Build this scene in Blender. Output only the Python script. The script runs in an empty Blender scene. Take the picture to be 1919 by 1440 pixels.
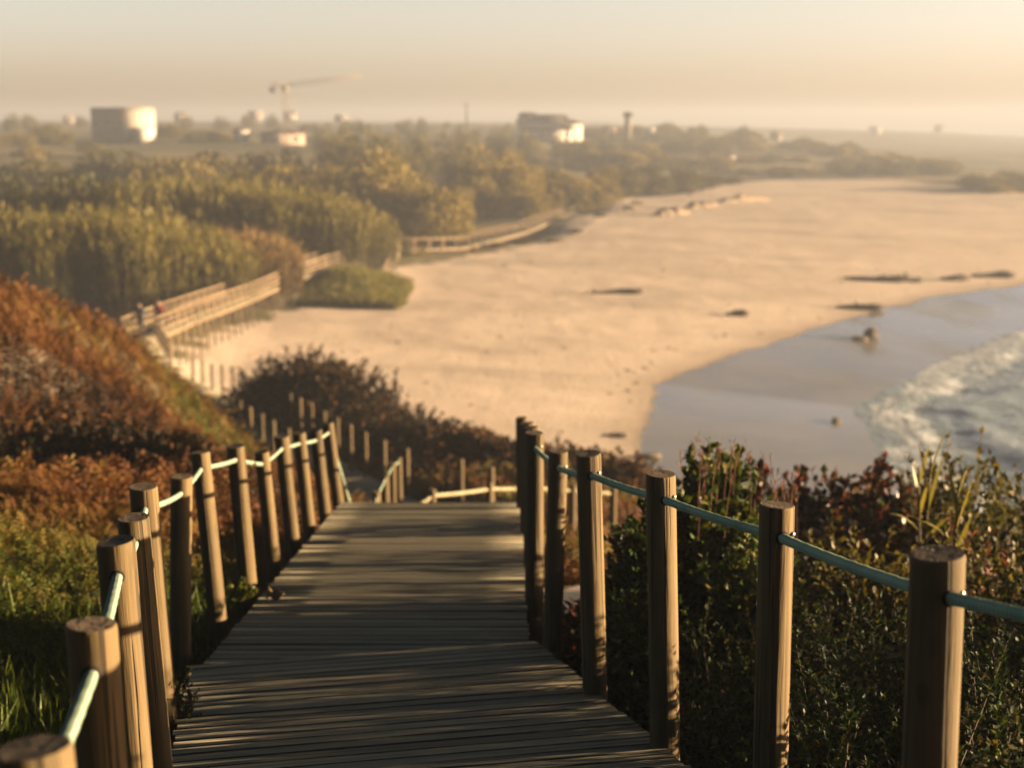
import bpy, bmesh, math, random
import numpy as np
from mathutils import Vector, Matrix
R = math.radians
C = bpy.context.scene.collection
SC = bpy.context.scene

# ------------------------------------------------------------------ camera, world, sun, exposure
ZC = 17.0                       # eye height above the sea
PITCH = R(10.58)
FPX = 2665.0                    # focal length in pixels of the 1919 px wide photograph (50 mm on 36 mm)
cam = bpy.data.cameras.new('camera')
cam.lens = 50.0; cam.sensor_width = 36.0; cam.sensor_fit = 'HORIZONTAL'
cam.clip_start = 0.05; cam.clip_end = 6000
camo = bpy.data.objects.new('camera', cam); C.objects.link(camo)
camo.location = (0, 0, ZC); camo.rotation_euler = (math.pi/2 - PITCH, 0, 0)
cam.dof.use_dof = True; cam.dof.focus_distance = 4.9; cam.dof.aperture_fstop = 2.3
SC.camera = camo

SUN_AZ, SUN_EL = R(84.5), R(6.3)
sdir = Vector((math.sin(SUN_AZ)*math.cos(SUN_EL), math.cos(SUN_AZ)*math.cos(SUN_EL), math.sin(SUN_EL)))
sl = bpy.data.lights.new('sun', 'SUN'); sl.energy = 5.0; sl.angle = R(0.53); sl.color = (1.0, 0.71, 0.42)
slo = bpy.data.objects.new('sun', sl); C.objects.link(slo); slo.location = (60, 10, 60)
slo.rotation_euler = sdir.to_track_quat('Z', 'Y').to_euler()

w = bpy.data.worlds.new("World"); SC.world = w; w.use_nodes = True
nt = w.node_tree; nt.nodes.clear()
sky = nt.nodes.new('ShaderNodeTexSky'); sky.sky_type = 'NISHITA'; sky.sun_disc = False
sky.sun_elevation = SUN_EL; sky.sun_rotation = SUN_AZ
sky.air_density = 1.0; sky.dust_density = 1.5; sky.ozone_density = 1.0; sky.altitude = 0
bg = nt.nodes.new('ShaderNodeBackground'); bg.inputs['Strength'].default_value = 0.062
wo = nt.nodes.new('ShaderNodeOutputWorld')
# a bright low haze bank under a clearer, cooler upper sky
tcw = nt.nodes.new('ShaderNodeTexCoord'); sepw = nt.nodes.new('ShaderNodeSeparateXYZ'); rmpw = nt.nodes.new('ShaderNodeValToRGB'); mulw = nt.nodes.new('ShaderNodeMix')
nt.links.new(tcw.outputs['Generated'], sepw.inputs[0]); nt.links.new(sepw.outputs[2], rmpw.inputs[0])
SKY_STOPS = [(0.0, (1.06, 1.13, 2.2, 1)), (.025, (1.12, 1.15, 2.08, 1)), (.075, (1.16, 1.07, 1.46, 1)), (.12, (1.14, 1.08, 1.44, 1)), (.28, (.08, .105, .125, 1))]
e_ = rmpw.color_ramp.elements
while len(e_) < len(SKY_STOPS): e_.new(.5)
for i_, (p_, c_) in enumerate(SKY_STOPS): e_[i_].position = p_; e_[i_].color = c_
mulw.data_type = 'RGBA'; mulw.blend_type = 'MULTIPLY'; mulw.inputs[0].default_value = 1.0
nt.links.new(sky.outputs[0], mulw.inputs[6]); nt.links.new(rmpw.outputs[0], mulw.inputs[7])
nt.links.new(mulw.outputs[2], bg.inputs[0]); nt.links.new(bg.outputs[0], wo.inputs[0])

SC.view_settings.view_transform = 'Standard'; SC.view_settings.look = 'None'
SC.view_settings.exposure = 2.24; SC.view_settings.gamma = 1.0
SC.cycles.use_denoising = True
SC.cycles.max_bounces = 5; SC.cycles.diffuse_bounces = 0; SC.cycles.glossy_bounces = 3
SC.cycles.transmission_bounces = 4; SC.cycles.volume_bounces = 1; SC.cycles.transparent_max_bounces = 8
SC.cycles.sample_clamp_indirect = 8.0

# ------------------------------------------------------------------ measuring helpers
def px(u, v, Y):
    """world point on the ray through photo pixel (u,v) at ground distance Y"""
    a = PITCH + math.atan((v-720)/FPX)
    z = -math.tan(a)*Y
    zc = Y*math.cos(PITCH) - z*math.sin(PITCH)
    return Vector(((u-960)/FPX*zc, Y, ZC+z))
def pxz(u, v, z):
    """world point on the ray through photo pixel (u,v) at height z"""
    a = PITCH + math.atan((v-720)/FPX)
    return px(u, v, (ZC-z)/math.tan(a))

rng = np.random.default_rng(7)
random.seed(7)

# ------------------------------------------------------------------ noise
def _hash(ix, iy, s):
    h = (ix.astype(np.int64)*374761393 + iy.astype(np.int64)*668265263 + s*982451653) & 0xffffffff
    h = ((h ^ (h >> 13))*1274126177) & 0xffffffff
    return ((h ^ (h >> 16)) & 0xffff)/65535.0
def vnoise(x, y, s=0):
    x = np.asarray(x, float); y = np.asarray(y, float)
    ix = np.floor(x); iy = np.floor(y); fx = x-ix; fy = y-iy
    fx = fx*fx*(3-2*fx); fy = fy*fy*(3-2*fy)
    a = _hash(ix, iy, s); b = _hash(ix+1, iy, s); c = _hash(ix, iy+1, s); d = _hash(ix+1, iy+1, s)
    return (a*(1-fx)+b*fx)*(1-fy)+(c*(1-fx)+d*fx)*fy
def fbm(x, y, s=0, o=4):
    r = 0; a = .5; t = 0
    for k in range(o):
        r = r + a*vnoise(np.asarray(x)*2**k, np.asarray(y)*2**k, s+k*17); t += a; a *= .5
    return r/t
def sstep(a, b, x):
    t = np.clip((x-a)/(b-a), 0, 1); return t*t*(3-2*t)

# ------------------------------------------------------------------ plan of the place
def seg_dist(X, Y, P):
    """distance to a polyline and the (segment index + fraction) nearest"""
    best = np.full(X.shape, 1e9); par = np.zeros(X.shape)
    for i in range(len(P)-1):
        ax, ay = P[i][0], P[i][1]; bx_, by_ = P[i+1][0], P[i+1][1]
        dx, dy = bx_-ax, by_-ay; L = dx*dx+dy*dy
        t = np.clip(((X-ax)*dx+(Y-ay)*dy)/L, 0, 1)
        d = np.hypot(X-ax-t*dx, Y-ay-t*dy)
        m = d < best
        best = np.where(m, d, best); par = np.where(m, i+t, par)
    return best, par
def inside(X, Y, P):
    r = np.zeros(X.shape, bool); n = len(P)
    for i in range(n):
        x1, y1 = P[i][:2]; x2, y2 = P[(i+1) % n][:2]
        if y1 == y2: continue
        c = ((y1 > Y) != (y2 > Y)) & (X < (x2-x1)*(Y-y1)/(y2-y1)+x1)
        r ^= c
    return r
SAND_EDGE = [(14, 44), (5, 47), (1, 50), (-5, 54), (-9.5, 57), (-15, 62), (-18.0, 70), (-19.8, 82), (-18.6, 100), (-15.5, 108), (-10.5, 113), (-9.5, 121), (-11.5, 129),
             (-9.5, 136), (-5, 145), (0.5, 154), (5, 175), (10, 204), (18, 235), (32, 262), (50, 304), (70, 316), (84, 308), (91, 285), (94, 262), (110, 256), (400, 256)]
SHORE = [(4, 30), (5, 52), (6.4, 69), (7.8, 78), (9, 87), (11.9, 92.5), (16.7, 100), (22.4, 109), (31.5, 122), (40, 132), (52, 142), (80, 165), (140, 205), (240, 270), (500, 360), (1600, 600)]
def sand_sd(X, Y):
    d, _ = seg_dist(X, Y, SAND_EDGE)
    return np.where(inside(X, Y, SAND_EDGE+[(400, 20), (14, 20)]), d, -d)
def shore_sd(X, Y):
    d, _ = seg_dist(X, Y, SHORE)
    return np.where(inside(X, Y, [(-3000, 30)]+SHORE+[(1600, 5000), (-3000, 5000)]), d, -d)
def beach_z(X, Y):
    s = shore_sd(X, Y)
    up = .8 + 3.3*(1-np.exp(-np.clip(s, 0, None)/36.0))
    dn = .8 + np.clip(s, -60, 0)*.067
    return np.where(s > 0, up, np.maximum(dn, -3))

# deck runs: list of (x, y, z) along the centre line, full width
NEAR = [(0.78, -1.2, 15.80), (-.36, 5.2, 14.52), (-.80, 7.42, 14.09)]
FAR = [(-.80, 7.30, 14.06), (-.80, 13.6, 13.26)]
STAIR = [(-.80, 13.6, 13.2), (-.80, 16.2, 11.75), (-.80, 20.8, 11.0)]
LOWER = [(-.80, 20.8, 11.0), (-1.1, 23.7, 9.95), (-1.8, 26.7, 9.35), (-3.1, 30.7, 8.65), (-4.6, 35.7, 7.95), (-7.6, 42.7, 7.5), (-10.6, 50.5, 7.0), (-13.2, 59.0, 5.6), (-17.2, 67, 5.35)]
BOARD = [(-17.2, 67, 5.35), (-20.2, 76, 5.30), (-19.9, 84, 5.1), (-18.9, 97, 4.75), (-18.2, 109, 4.55), (-16.6, 122, 4.4), (-12.2, 141, 4.2)]
RAMP = [(-12.0, 139.5, 4.1), (-12.5, 126.0, 2.75)]
LONG = [(-11.9, 141.5, 4.2), (-5.5, 151, 3.6), (1, 175, 3.3), (6.5, 204, 3.2), (13.5, 236, 3.2)]
PATHS = NEAR[:-1] + FAR + STAIR[1:] + LOWER[1:]

CTRL = [  # x, y, ground z
 # left of the near deck and the hillside
 (-1.5, -2, 15.5), (-2.6, 2, 14.45), (-2.2, 4, 14.1), (-2.4, 6.5, 13.95), (-4, 6, 14.15), (-4, 3, 14.5), (-5, 10, 13.9), (-3, 10, 13.6), (-3.6, 14, 12.95), (-6, 14, 13.0), (-6.6, 18.5, 11.75), (-9.5, 18.5, 12.1),
 (-4, 17.5, 12.75), (-8, 24, 13.0), (-10.2, 28, 13.2), (-14, 28, 13.6), (-14, 20, 14.0), (-12, 10, 14.8), (-10, 4, 15.6), (-20, 10, 16.5), (-25, 28, 15.0),
 (-6.2, 25, 11.3), (-7.9, 31.5, 11.0), (-6.3, 32.5, 9.1), (-5.2, 29.5, 9.2), (-3.6, 24.5, 10.4), (-3.0, 20, 11.4), (-12, 34, 12.3), (-11, 40, 10.0), (-16, 40, 11), (-9.5, 39, 8.6),
 (-14, 50, 9.0), (-12.5, 45, 9.6), (-20, 60, 6.6), (-30, 50, 9), (-30, 70, 6), (-22, 74, 5.0), (-26, 85, 4.4),
 # under and right of the path
 (-.8, 16.5, 11.2), (-.8, 20.5, 10.7), (1.0, 18, 11.2), (-1.1, 24, 9.7), (1.0, 25, 10.0), (-2.5, 22, 10.6), (-4.4, 35, 7.7), (-7.5, 42, 7.2), (-10.4, 50, 6.6), (-2.2, 38, 8.0), (-5.9, 46, 7.6),
 (-.9, 38, 7.9), (0.2, 35, 8.1), (1.8, 31, 8.7), (3, 24, 9.4), (-7, 51, 5.6), (-2.5, 45, 5.6), (1.5, 40, 6.0), (3.5, 36, 6.2),
 # right of the near deck
 (1.9, 0, 14.9), (2.4, 3, 14.2), (1.2, 6, 13.6), (3, 5, 13.9), (1.2, 9, 13.1), (3, 9.5, 12.9), (1.2, 13, 12.6), (3.2, 13.5, 12.0), (5.5, 7, 13.3), (5.5, 12, 12.3), (8.5, 8, 12.0), (9, 13, 10.2), (6, 20, 8.5), (8, 30, 4.5),
 (12, 20, 5.5), (14, 5, 11), (20, 10, 6), (16, 30, 1.2), (30, 20, 1), (25, 0, 8), (2, -8, 17.2), (3, -15, 19.5), (-8, -8, 18), (-15, -15, 21), (20, -15, 14), (0, -35, 25), (30, -40, 16), (40, 0, 0), (-40, -20, 22), (-40, 20, 16),
 # plain behind the beach
 (-30, 100, 4.0), (-60, 100, 5), (-25, 125, 3.4), (-50, 130, 4.4), (-15, 140, 3.2), (-30, 160, 3.8), (-15, 180, 3.0), (-2, 160, 3.0), (0, 200, 3.0), (12, 220, 3.1), (-25, 220, 4.2), (30, 260, 3.4), (42, 300, 3.4), (20, 280, 4.5),
 (-60, 200, 6), (-100, 150, 7), (-60, 260, 8.5), (-110, 260, 9.5), (-20, 280, 6.5), (-60, 330, 10.8), (-110, 340, 11.2), (0, 340, 6.5), (-60, 400, 12), (0, 420, 9), (60, 420, 7.3), (60, 360, 4.5), (30, 360, 5.3),
 (100, 460, 7.4), (95, 390, 4.2), (92, 430, 6.2), (110, 470, 5.6), (128, 480, 2.8), (146, 450, 1.2), (110, 360, 3.6), (140, 380, 3.2), (170, 480, 1.9), (180, 540, 3.0), (240, 570, 3.2), (310, 620, 2.6), (60, 520, 12), (110, 560, 8), (150, 600, 2), (-40, 520, 13), (-160, 480, 13), (-100, 650, 14), (60, 650, 13), (170, 680, 2.2), (240, 660, 2.4), (300, 500, -.6), (240, 430, 0),
 (-300, 300, 12), (-300, 650, 15), (-600, 400, 15), (-600, 900, 15), (0, 900, 14), (120, 880, 11), (230, 900, 7.5), (310, 1000, 6.5), (345, 960, 2), (250, 780, 1), (420, 900, -3), (600, 600, -3), (600, 900, -3)]
_sx, _sy = np.meshgrid(np.array([-16., -6, 4, 14, 24, 36, 52, 76, 110, 160]), np.array([58., 70, 84, 100, 118, 140, 165, 195, 230, 270, 310]))
_sx = _sx.ravel(); _sy = _sy.ravel(); _m = sand_sd(_sx, _sy) > 4
_bz = beach_z(_sx, _sy)
CT = np.array(CTRL + [(x, y, z) for x, y, z, k in zip(_sx, _sy, _bz, _m) if k])
_d = np.hypot(CT[:, None, 0]-CT[None, :, 0], CT[:, None, 1]-CT[None, :, 1])
def _phi(d): return np.sqrt(d*d+1.5)
_n = len(CT)
_A = np.zeros((_n+1, _n+1)); _A[:_n, :_n] = _phi(_d)-np.eye(_n)*.02; _A[_n, :_n] = 1; _A[:_n, _n] = 1
_w = np.linalg.solve(_A, np.append(CT[:, 2], 0))
def tps(X, Y):
    out = np.full(X.shape, _w[-1])
    for i in range(_n):
        out = out + _w[i]*_phi(np.hypot(X-CT[i, 0], Y-CT[i, 1]))
    return out
def ground(X, Y):
    X = np.atleast_1d(np.asarray(X, float)); Y = np.atleast_1d(np.asarray(Y, float))
    z = tps(X, Y)
    far = sstep(1100, 1400, np.hypot(X, Y))
    z = z*(1-far) + far*np.where(X < 60+.03*Y, 13, -3)
    sd = sand_sd(X, Y)
    bz = beach_z(X, Y)
    bz = bz + .60*(fbm(X/22, Y/9, 5)-.5)*sstep(3, 18, shore_sd(X, Y)) + .10*(fbm(X/2.2, Y/2.2, 9)-.5)*sstep(2, 10, shore_sd(X, Y))
    k = sstep(-5, 4, sd)
    k = np.where(Y > 330, k*sstep(-2, 6, sd), k)
    near = 1-sstep(70, 120, Y)
    zl = z + (fbm(X/2.5, Y/2.5, 3)-.5)*.45*near + (fbm(X/4.2+3, Y/3.0, 13, 2)-.5)*1.1*sstep(12, 16, Y)*near*(X < -2)*sstep(-2, -4, X)*sstep(1.4, 3, np.abs(X+.4)+.0*Y) + (fbm(X/14, Y/14, 4)-.5)*1.6*(1-near)
    # the eroded bank along the back of the beach
    z = zl*(1-k)+bz*k
    d, par = seg_dist(X, Y, PATHS)
    pz = np.interp(par, np.arange(len(PATHS)), [p[2] for p in PATHS])
    z = np.where(Y < 72, np.minimum(z, pz-.26+np.clip(d-1.15, 0, None)*.85 + 9*sstep(2.2, 5.5, d)), z)
    return z
def gz(x, y): return float(ground(np.array([x]), np.array([y]))[0])

# ------------------------------------------------------------------ materials
def new_mat(name):
    m = bpy.data.materials.new(name); m.use_nodes = True
    n = m.node_tree.nodes; n.clear()
    o = n.new('ShaderNodeOutputMaterial'); b = n.new('ShaderNodeBsdfPrincipled')
    m.node_tree.links.new(b.outputs[0], o.inputs[0])
    return m, m.node_tree, b
class G:
    """small node-graph writer"""
    def __init__(s, nt): s.nt = nt
    def n(s, t, **kw):
        x = s.nt.nodes.new(t)
        for k, v in kw.items():
            if k in x.bl_rna.properties: setattr(x, k, v)
        return x
    def l(s, a, b): s.nt.links.new(a, b)
    def noise(s, vec, scale, detail=4, rough=.55, dist=0):
        x = s.n('ShaderNodeTexNoise'); x.inputs['Scale'].default_value = scale; x.inputs['Detail'].default_value = detail
        x.inputs['Roughness'].default_value = rough; x.inputs['Distortion'].default_value = dist
        if vec is not None: s.l(vec, x.inputs['Vector'])
        return x.outputs[0]
    def map(s, vec, sc, loc=(0, 0, 0)):
        x = s.n('ShaderNodeMapping'); x.inputs['Scale'].default_value = sc; x.inputs['Location'].default_value = loc
        s.l(vec, x.inputs['Vector']); return x.outputs[0]
    def ramp(s, fac, stops, interp='LINEAR'):
        x = s.n('ShaderNodeValToRGB'); x.color_ramp.interpolation = interp
        e = x.color_ramp.elements
        while len(e) < len(stops): e.new(0.5)
        for i, (p, c) in enumerate(stops):
            e[i].position = p; e[i].color = (c[0], c[1], c[2], 1) if not isinstance(c, (int, float)) else (c, c, c, 1)
        s.l(fac, x.inputs[0]); return x.outputs[0]
    def mix(s, f, a, b, mode='MIX'):
        x = s.n('ShaderNodeMix', data_type='RGBA', blend_type=mode)
        x.data_type = 'RGBA'; x.blend_type = mode
        for inp, v in ((x.inputs[0], f), (x.inputs[6], a), (x.inputs[7], b)):
            if isinstance(v, (int, float)): inp.default_value = v
            elif isinstance(v, tuple): inp.default_value = (*v, 1) if len(v) == 3 else v
            else: s.l(v, inp)
        return x.outputs[2]
    def math(s, op, a, b=0.0, clamp=False):
        x = s.n('ShaderNodeMath'); x.operation = op; x.use_clamp = clamp
        for inp, v in ((x.inputs[0], a), (x.inputs[1], b)):
            if isinstance(v, (int, float)): inp.default_value = v
            else: s.l(v, inp)
        return x.outputs[0]
    def mapr(s, v, a, b, c=0., d=1., interp='SMOOTHSTEP'):
        x = s.n('ShaderNodeMapRange'); x.interpolation_type = interp
        s.l(v, x.inputs[0])
        for i, k in enumerate((a, b, c, d)): x.inputs[i+1].default_value = k
        return x.outputs[0]
    def attr(s, name):
        x = s.n('ShaderNodeAttribute'); x.attribute_name = name; return x.outputs['Fac']
    def bump(s, h, strength, dist, bsdf):
        x = s.n('ShaderNodeBump'); x.inputs['Strength'].default_value = strength; x.inputs['Distance'].default_value = dist
        s.l(h, x.inputs['Height']); s.l(x.outputs[0], bsdf.inputs['Normal']); return x
    def coord(s, which='Object'):
        return s.n('ShaderNodeTexCoord').outputs[which]
    def obrand(s): return s.n('ShaderNodeObjectInfo').outputs['Random']

def leaf_mat(name, stops, rough=.5, trans=.3, spec=.4):
    m, t, b = new_mat(name); g = G(t)
    col = g.ramp(g.attr('rnd'), stops)
    g.l(col, b.inputs['Base Color']); b.inputs['Roughness'].default_value = rough; b.inputs['Specular IOR Level'].default_value = spec
    if trans > 0:
        tr = g.n('ShaderNodeBsdfTranslucent'); g.l(g.mix(1.0, col, (1.0, .95, .45), 'MULTIPLY'), tr.inputs[0])
        ms = g.n('ShaderNodeMixShader'); ms.inputs[0].default_value = trans
        g.l(b.outputs[0], ms.inputs[1]); g.l(tr.outputs[0], ms.inputs[2])
        g.l(ms.outputs[0], [n for n in t.nodes if n.type == 'OUTPUT_MATERIAL'][0].inputs[0])
    return m
def flat_mat(name, col, rough=.7, var=.15, scale=3.0, metal=0.):
    m, t, b = new_mat(name); g = G(t)
    nz = g.noise(g.coord('Object'), scale, 5)
    lo = tuple(c*(1-var) for c in col); hi = tuple(min(1, c*(1+var)) for c in col)
    g.l(g.ramp(nz, [(.3, lo), (.7, hi)]), b.inputs['Base Color']); b.inputs['Roughness'].default_value = rough
    b.inputs['Metallic'].default_value = metal
    return m
def wood_mat(name, base, dark, grain=(38, 38, 1.6), rough=.8, crack=.85, crackpos=(.585, .625)):
    m, t, b = new_mat(name); g = G(t)
    co = g.coord('Object')
    off = g.n('ShaderNodeVectorMath'); off.operation = 'ADD'; g.l(co, off.inputs[0])
    cmb = g.n('ShaderNodeCombineXYZ'); r = g.math('MULTIPLY', g.obrand(), 37.0)
    g.l(r, cmb.inputs[0]); g.l(r, cmb.inputs[1]); g.l(r, cmb.inputs[2]); g.l(cmb.outputs[0], off.inputs[1])
    v = off.outputs[0]
    n1 = g.noise(g.map(v, grain), 1.0, 5, .6, .4)
    n2 = g.noise(v, 5.0, 3)
    n3 = g.noise(g.map(v, (grain[0]*.9, grain[1]*.9, grain[2]*.35)), 1.0, 2, .5, .2)
    col = g.ramp(n1, [(.25, tuple(c*.62 for c in base)), (.5, base), (.78, tuple(min(1, c*1.22) for c in base))])
    col = g.mix(g.mapr(n2, .35, .75, 0, .45), col, tuple(.5*a+.5*b_ for a, b_ in zip(base, dark)))
    cr = g.mapr(n3, crackpos[0], crackpos[1])
    col = g.mix(g.math('MULTIPLY', cr, crack), col, dark)
    kn = g.n('ShaderNodeTexVoronoi'); kn.inputs['Scale'].default_value = 1.0; g.l(g.map(v, (9, 9, 4)), kn.inputs['Vector'])
    col = g.mix(g.mapr(kn.outputs['Distance'], .10, .17, .7, 0), col, tuple(.4*a+.6*b_ for a, b_ in zip(base, dark)))
    g.l(col, b.inputs['Base Color']); b.inputs['Roughness'].default_value = rough; b.inputs['Specular IOR Level'].default_value = .3
    col2 = g.mix(g.mapr(g.obrand(), 0, 1, 0, .45, 'LINEAR'), col, tuple(.55*c for c in (base[0]*.9, base[1], base[2]*1.25)))
    st_ = g.noise(g.map(v, (6, 6, .9)), 1.0, 4)
    col2 = g.mix(g.mapr(st_, .55, .75, 0, .5), col2, tuple(.5*c for c in (base[0]*.85, base[1], base[2]*1.3)))
    g.l(col2, b.inputs['Base Color'])
    g.bump(g.math('SUBTRACT', n1, g.math('MULTIPLY', cr, 1.6)), .7, .008, b)
    return m

M = {}
M['post'] = wood_mat('post_wood', (.172, .120, .052), (.04, .028, .016))
M['postend'] = wood_mat('post_end_grain', (.16, .12, .075), (.04, .03, .02), grain=(30, 30, 30))
M['rail'] = wood_mat('rail_wood', (.36, .26, .15), (.08, .05, .03), grain=(12, 12, 3))
M['hole'] = flat_mat('hole_shade', (.018, .014, .010), .95, .2, 20)  # near-black colour painting the shade of the rope holes
M['bolt'] = flat_mat('bolt_steel', (.45, .42, .38), .4, .2, 40, .8)
M['beam'] = flat_mat('beam_wood', (.06, .05, .04), .85, .3, 6)

# weathered deck boards: long axis is local x
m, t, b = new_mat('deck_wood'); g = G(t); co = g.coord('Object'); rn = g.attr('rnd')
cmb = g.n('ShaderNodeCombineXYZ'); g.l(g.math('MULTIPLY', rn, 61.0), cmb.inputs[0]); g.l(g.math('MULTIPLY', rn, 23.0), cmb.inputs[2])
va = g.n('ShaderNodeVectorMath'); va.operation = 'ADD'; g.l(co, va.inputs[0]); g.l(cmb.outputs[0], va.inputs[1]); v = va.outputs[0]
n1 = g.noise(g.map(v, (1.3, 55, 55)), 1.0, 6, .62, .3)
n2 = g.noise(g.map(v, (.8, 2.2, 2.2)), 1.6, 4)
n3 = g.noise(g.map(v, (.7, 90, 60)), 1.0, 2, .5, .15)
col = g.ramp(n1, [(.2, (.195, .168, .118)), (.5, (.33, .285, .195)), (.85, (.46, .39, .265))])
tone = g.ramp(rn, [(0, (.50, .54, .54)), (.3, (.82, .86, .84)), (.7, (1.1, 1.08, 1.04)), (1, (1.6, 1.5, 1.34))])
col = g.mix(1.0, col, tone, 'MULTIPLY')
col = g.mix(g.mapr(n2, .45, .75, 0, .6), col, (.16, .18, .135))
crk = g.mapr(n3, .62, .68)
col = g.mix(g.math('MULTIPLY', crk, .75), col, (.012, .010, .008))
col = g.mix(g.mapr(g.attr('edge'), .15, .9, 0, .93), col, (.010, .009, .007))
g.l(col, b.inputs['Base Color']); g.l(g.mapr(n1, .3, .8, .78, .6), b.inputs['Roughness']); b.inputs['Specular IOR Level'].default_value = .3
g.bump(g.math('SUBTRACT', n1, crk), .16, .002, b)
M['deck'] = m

# braided teal rope, light painted in: separate colours for shaded and sunlit runs
def rope_mat(name, c0, c1, c2):
    m, t, b = new_mat(name); g = G(t)
    ln = g.attr('len'); an = g.attr('ang')
    s1 = g.math('SINE', g.math('ADD', g.math('MULTIPLY', ln, 420.0), g.math('MULTIPLY', an, 3.0)))
    s2 = g.math('SINE', g.math('SUBTRACT', g.math('MULTIPLY', ln, 420.0), g.math('MULTIPLY', an, 3.0)))
    h = g.math('MAXIMUM', s1, s2)
    nz = g.noise(g.coord('Object'), 7.0, 5, .65)
    col = g.ramp(nz, [(.32, c0), (.5, c1), (.68, c2)])
    dirt = g.noise(g.coord('Object'), 2.3, 3)
    col = g.mix(g.mapr(dirt, .55, .75, 0, .5), col, tuple(.5*c for c in c0))
    col = g.mix(g.mapr(h, -.3, .6, .6, 0.), col, tuple(.3*c for c in c0))
    g.l(col, b.inputs['Base Color']); b.inputs['Roughness'].default_value = .85; b.inputs['Specular IOR Level'].default_value = .2
    g.bump(h, .7, .004, b)
    return m
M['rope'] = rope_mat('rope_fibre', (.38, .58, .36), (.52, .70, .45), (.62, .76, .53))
M['rope_sunlit'] = rope_mat('sunlit_rope_fibre', (.24, .36, .27), (.34, .44, .33), (.44, .50, .38))
M['rope_straw'] = rope_mat('straw_rope_fibre', (.50, .44, .26), (.62, .56, .35), (.68, .62, .42))

# ground
m, t, b = new_mat('ground'); g = G(t)
pos = g.n('ShaderNodeNewGeometry').outputs['Position']
sd = g.attr('sand'); sh = g.attr('shore'); pl = g.attr('plain')
nb = g.noise(pos, .35, 5); nf = g.noise(pos, 2.6, 4); ns = g.noise(pos, .06, 4)
sandc = g.ramp(g.noise(pos, .12, 5), [(.3, (.76, .60, .455)), (.7, (.84, .685, .535))])
sandc = g.mix(g.mapr(nf, .55, .72, 0, .35), sandc, (.68, .53, .39))
tr = g.noise(g.map(pos, (.03, .11, .05)), 1.0, 5, .6, .4)
sandc = g.mix(g.mapr(tr, .48, .66, 0, .6), sandc, (.52, .43, .32))  # broad greyish bands paint in the shading of the sand's undulations
fp = g.n('ShaderNodeTexVoronoi'); fp.inputs['Scale'].default_value = 1.1; g.l(pos, fp.inputs['Vector'])
sandc = g.mix(g.math('MULTIPLY', g.mapr(fp.outputs['Distance'], .12, .3, .30, 0), g.mapr(g.noise(pos, .12, 3), .45, .6)), sandc, (.42, .32, .215))
soil = g.ramp(nf, [(.3, (.028, .018, .010)), (.7, (.075, .046, .022))])
field = g.ramp(g.noise(g.map(pos, (.005, .042, .02)), 1.0, 4, .6), [(.3, (.06, .065, .018)), (.5, (.13, .115, .035)), (.64, (.26, .185, .07))])
veg = g.mix(g.mapr(pl, .2, .8), soil, field)
smask = g.mapr(g.math('ADD', sd, g.math('MULTIPLY', g.math('SUBTRACT', nb, .5), 9.0)), -1.2, .6)
col = g.mix(smask, veg, sandc)
shn = g.math('ADD', sh, g.math('MULTIPLY', g.math('SUBTRACT', g.noise(pos, .22, 4), .5), 2.4))
wet = g.mapr(shn, -.35, .25, 1, 0)
damp = g.mapr(shn, -.2, 3.0, 1, 0)
col = g.mix(g.math('MULTIPLY', damp, .45), col, (.27, .19, .115))
wcol = g.ramp(g.noise(pos, .15, 4), [(.35, (.22, .205, .165)), (.7, (.31, .275, .205))])
col = g.mix(wet, col, wcol)
g.l(col, b.inputs['Base Color'])
film = g.noise(g.map(pos, (.10, .06, .1)), 1.0, 4)
wr = g.mapr(film, .42, .66, .05, .26)
rr = g.n('ShaderNodeMix'); rr.data_type = 'FLOAT'; g.l(wet, rr.inputs[0]); rr.inputs[2].default_value = .9; g.l(wr, rr.inputs[3])
g.l(rr.outputs[0], b.inputs['Roughness'])
bmp = g.bump(g.math('ADD', g.noise(pos, 3.6, 6, .66, .3), g.math('MULTIPLY', g.noise(pos, .30, 3), 1.0)), .5, .13, b)
g.l(g.math('MULTIPLY', g.math('SUBTRACT', 1.0, wet), .8), bmp.inputs['Strength'])
M['ground'] = m

# sea water
m, t, b = new_mat('sea_water'); g = G(t)
pos = g.n('ShaderNodeNewGeometry').outputs['Position']
fo = g.attr('foam')
fn = g.noise(g.map(pos, (.75, .38, .5)), 1.0, 8, .70, .35)
foam = g.mapr(g.math('ADD', fn, g.math('MULTIPLY', g.math('SUBTRACT', fo, .40), .55)), .49, .68)
wc = g.ramp(g.noise(pos, .2, 4), [(.3, (.20, .28, .275)), (.7, (.36, .42, .40))])
g.l(g.mix(foam, wc, (.80, .85, .88)), b.inputs['Base Color'])
rr = g.n('ShaderNodeMix'); rr.data_type = 'FLOAT'; g.l(foam, rr.inputs[0]); rr.inputs[2].default_value = .12; rr.inputs[3].default_value = .9
g.l(rr.outputs[0], b.inputs['Roughness']); b.inputs['IOR'].default_value = 1.33
g.bump(g.noise(g.map(pos, (1.6, .8, 1)), 1.0, 5, .6), .6, .25, b)
M['sea'] = m

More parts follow.
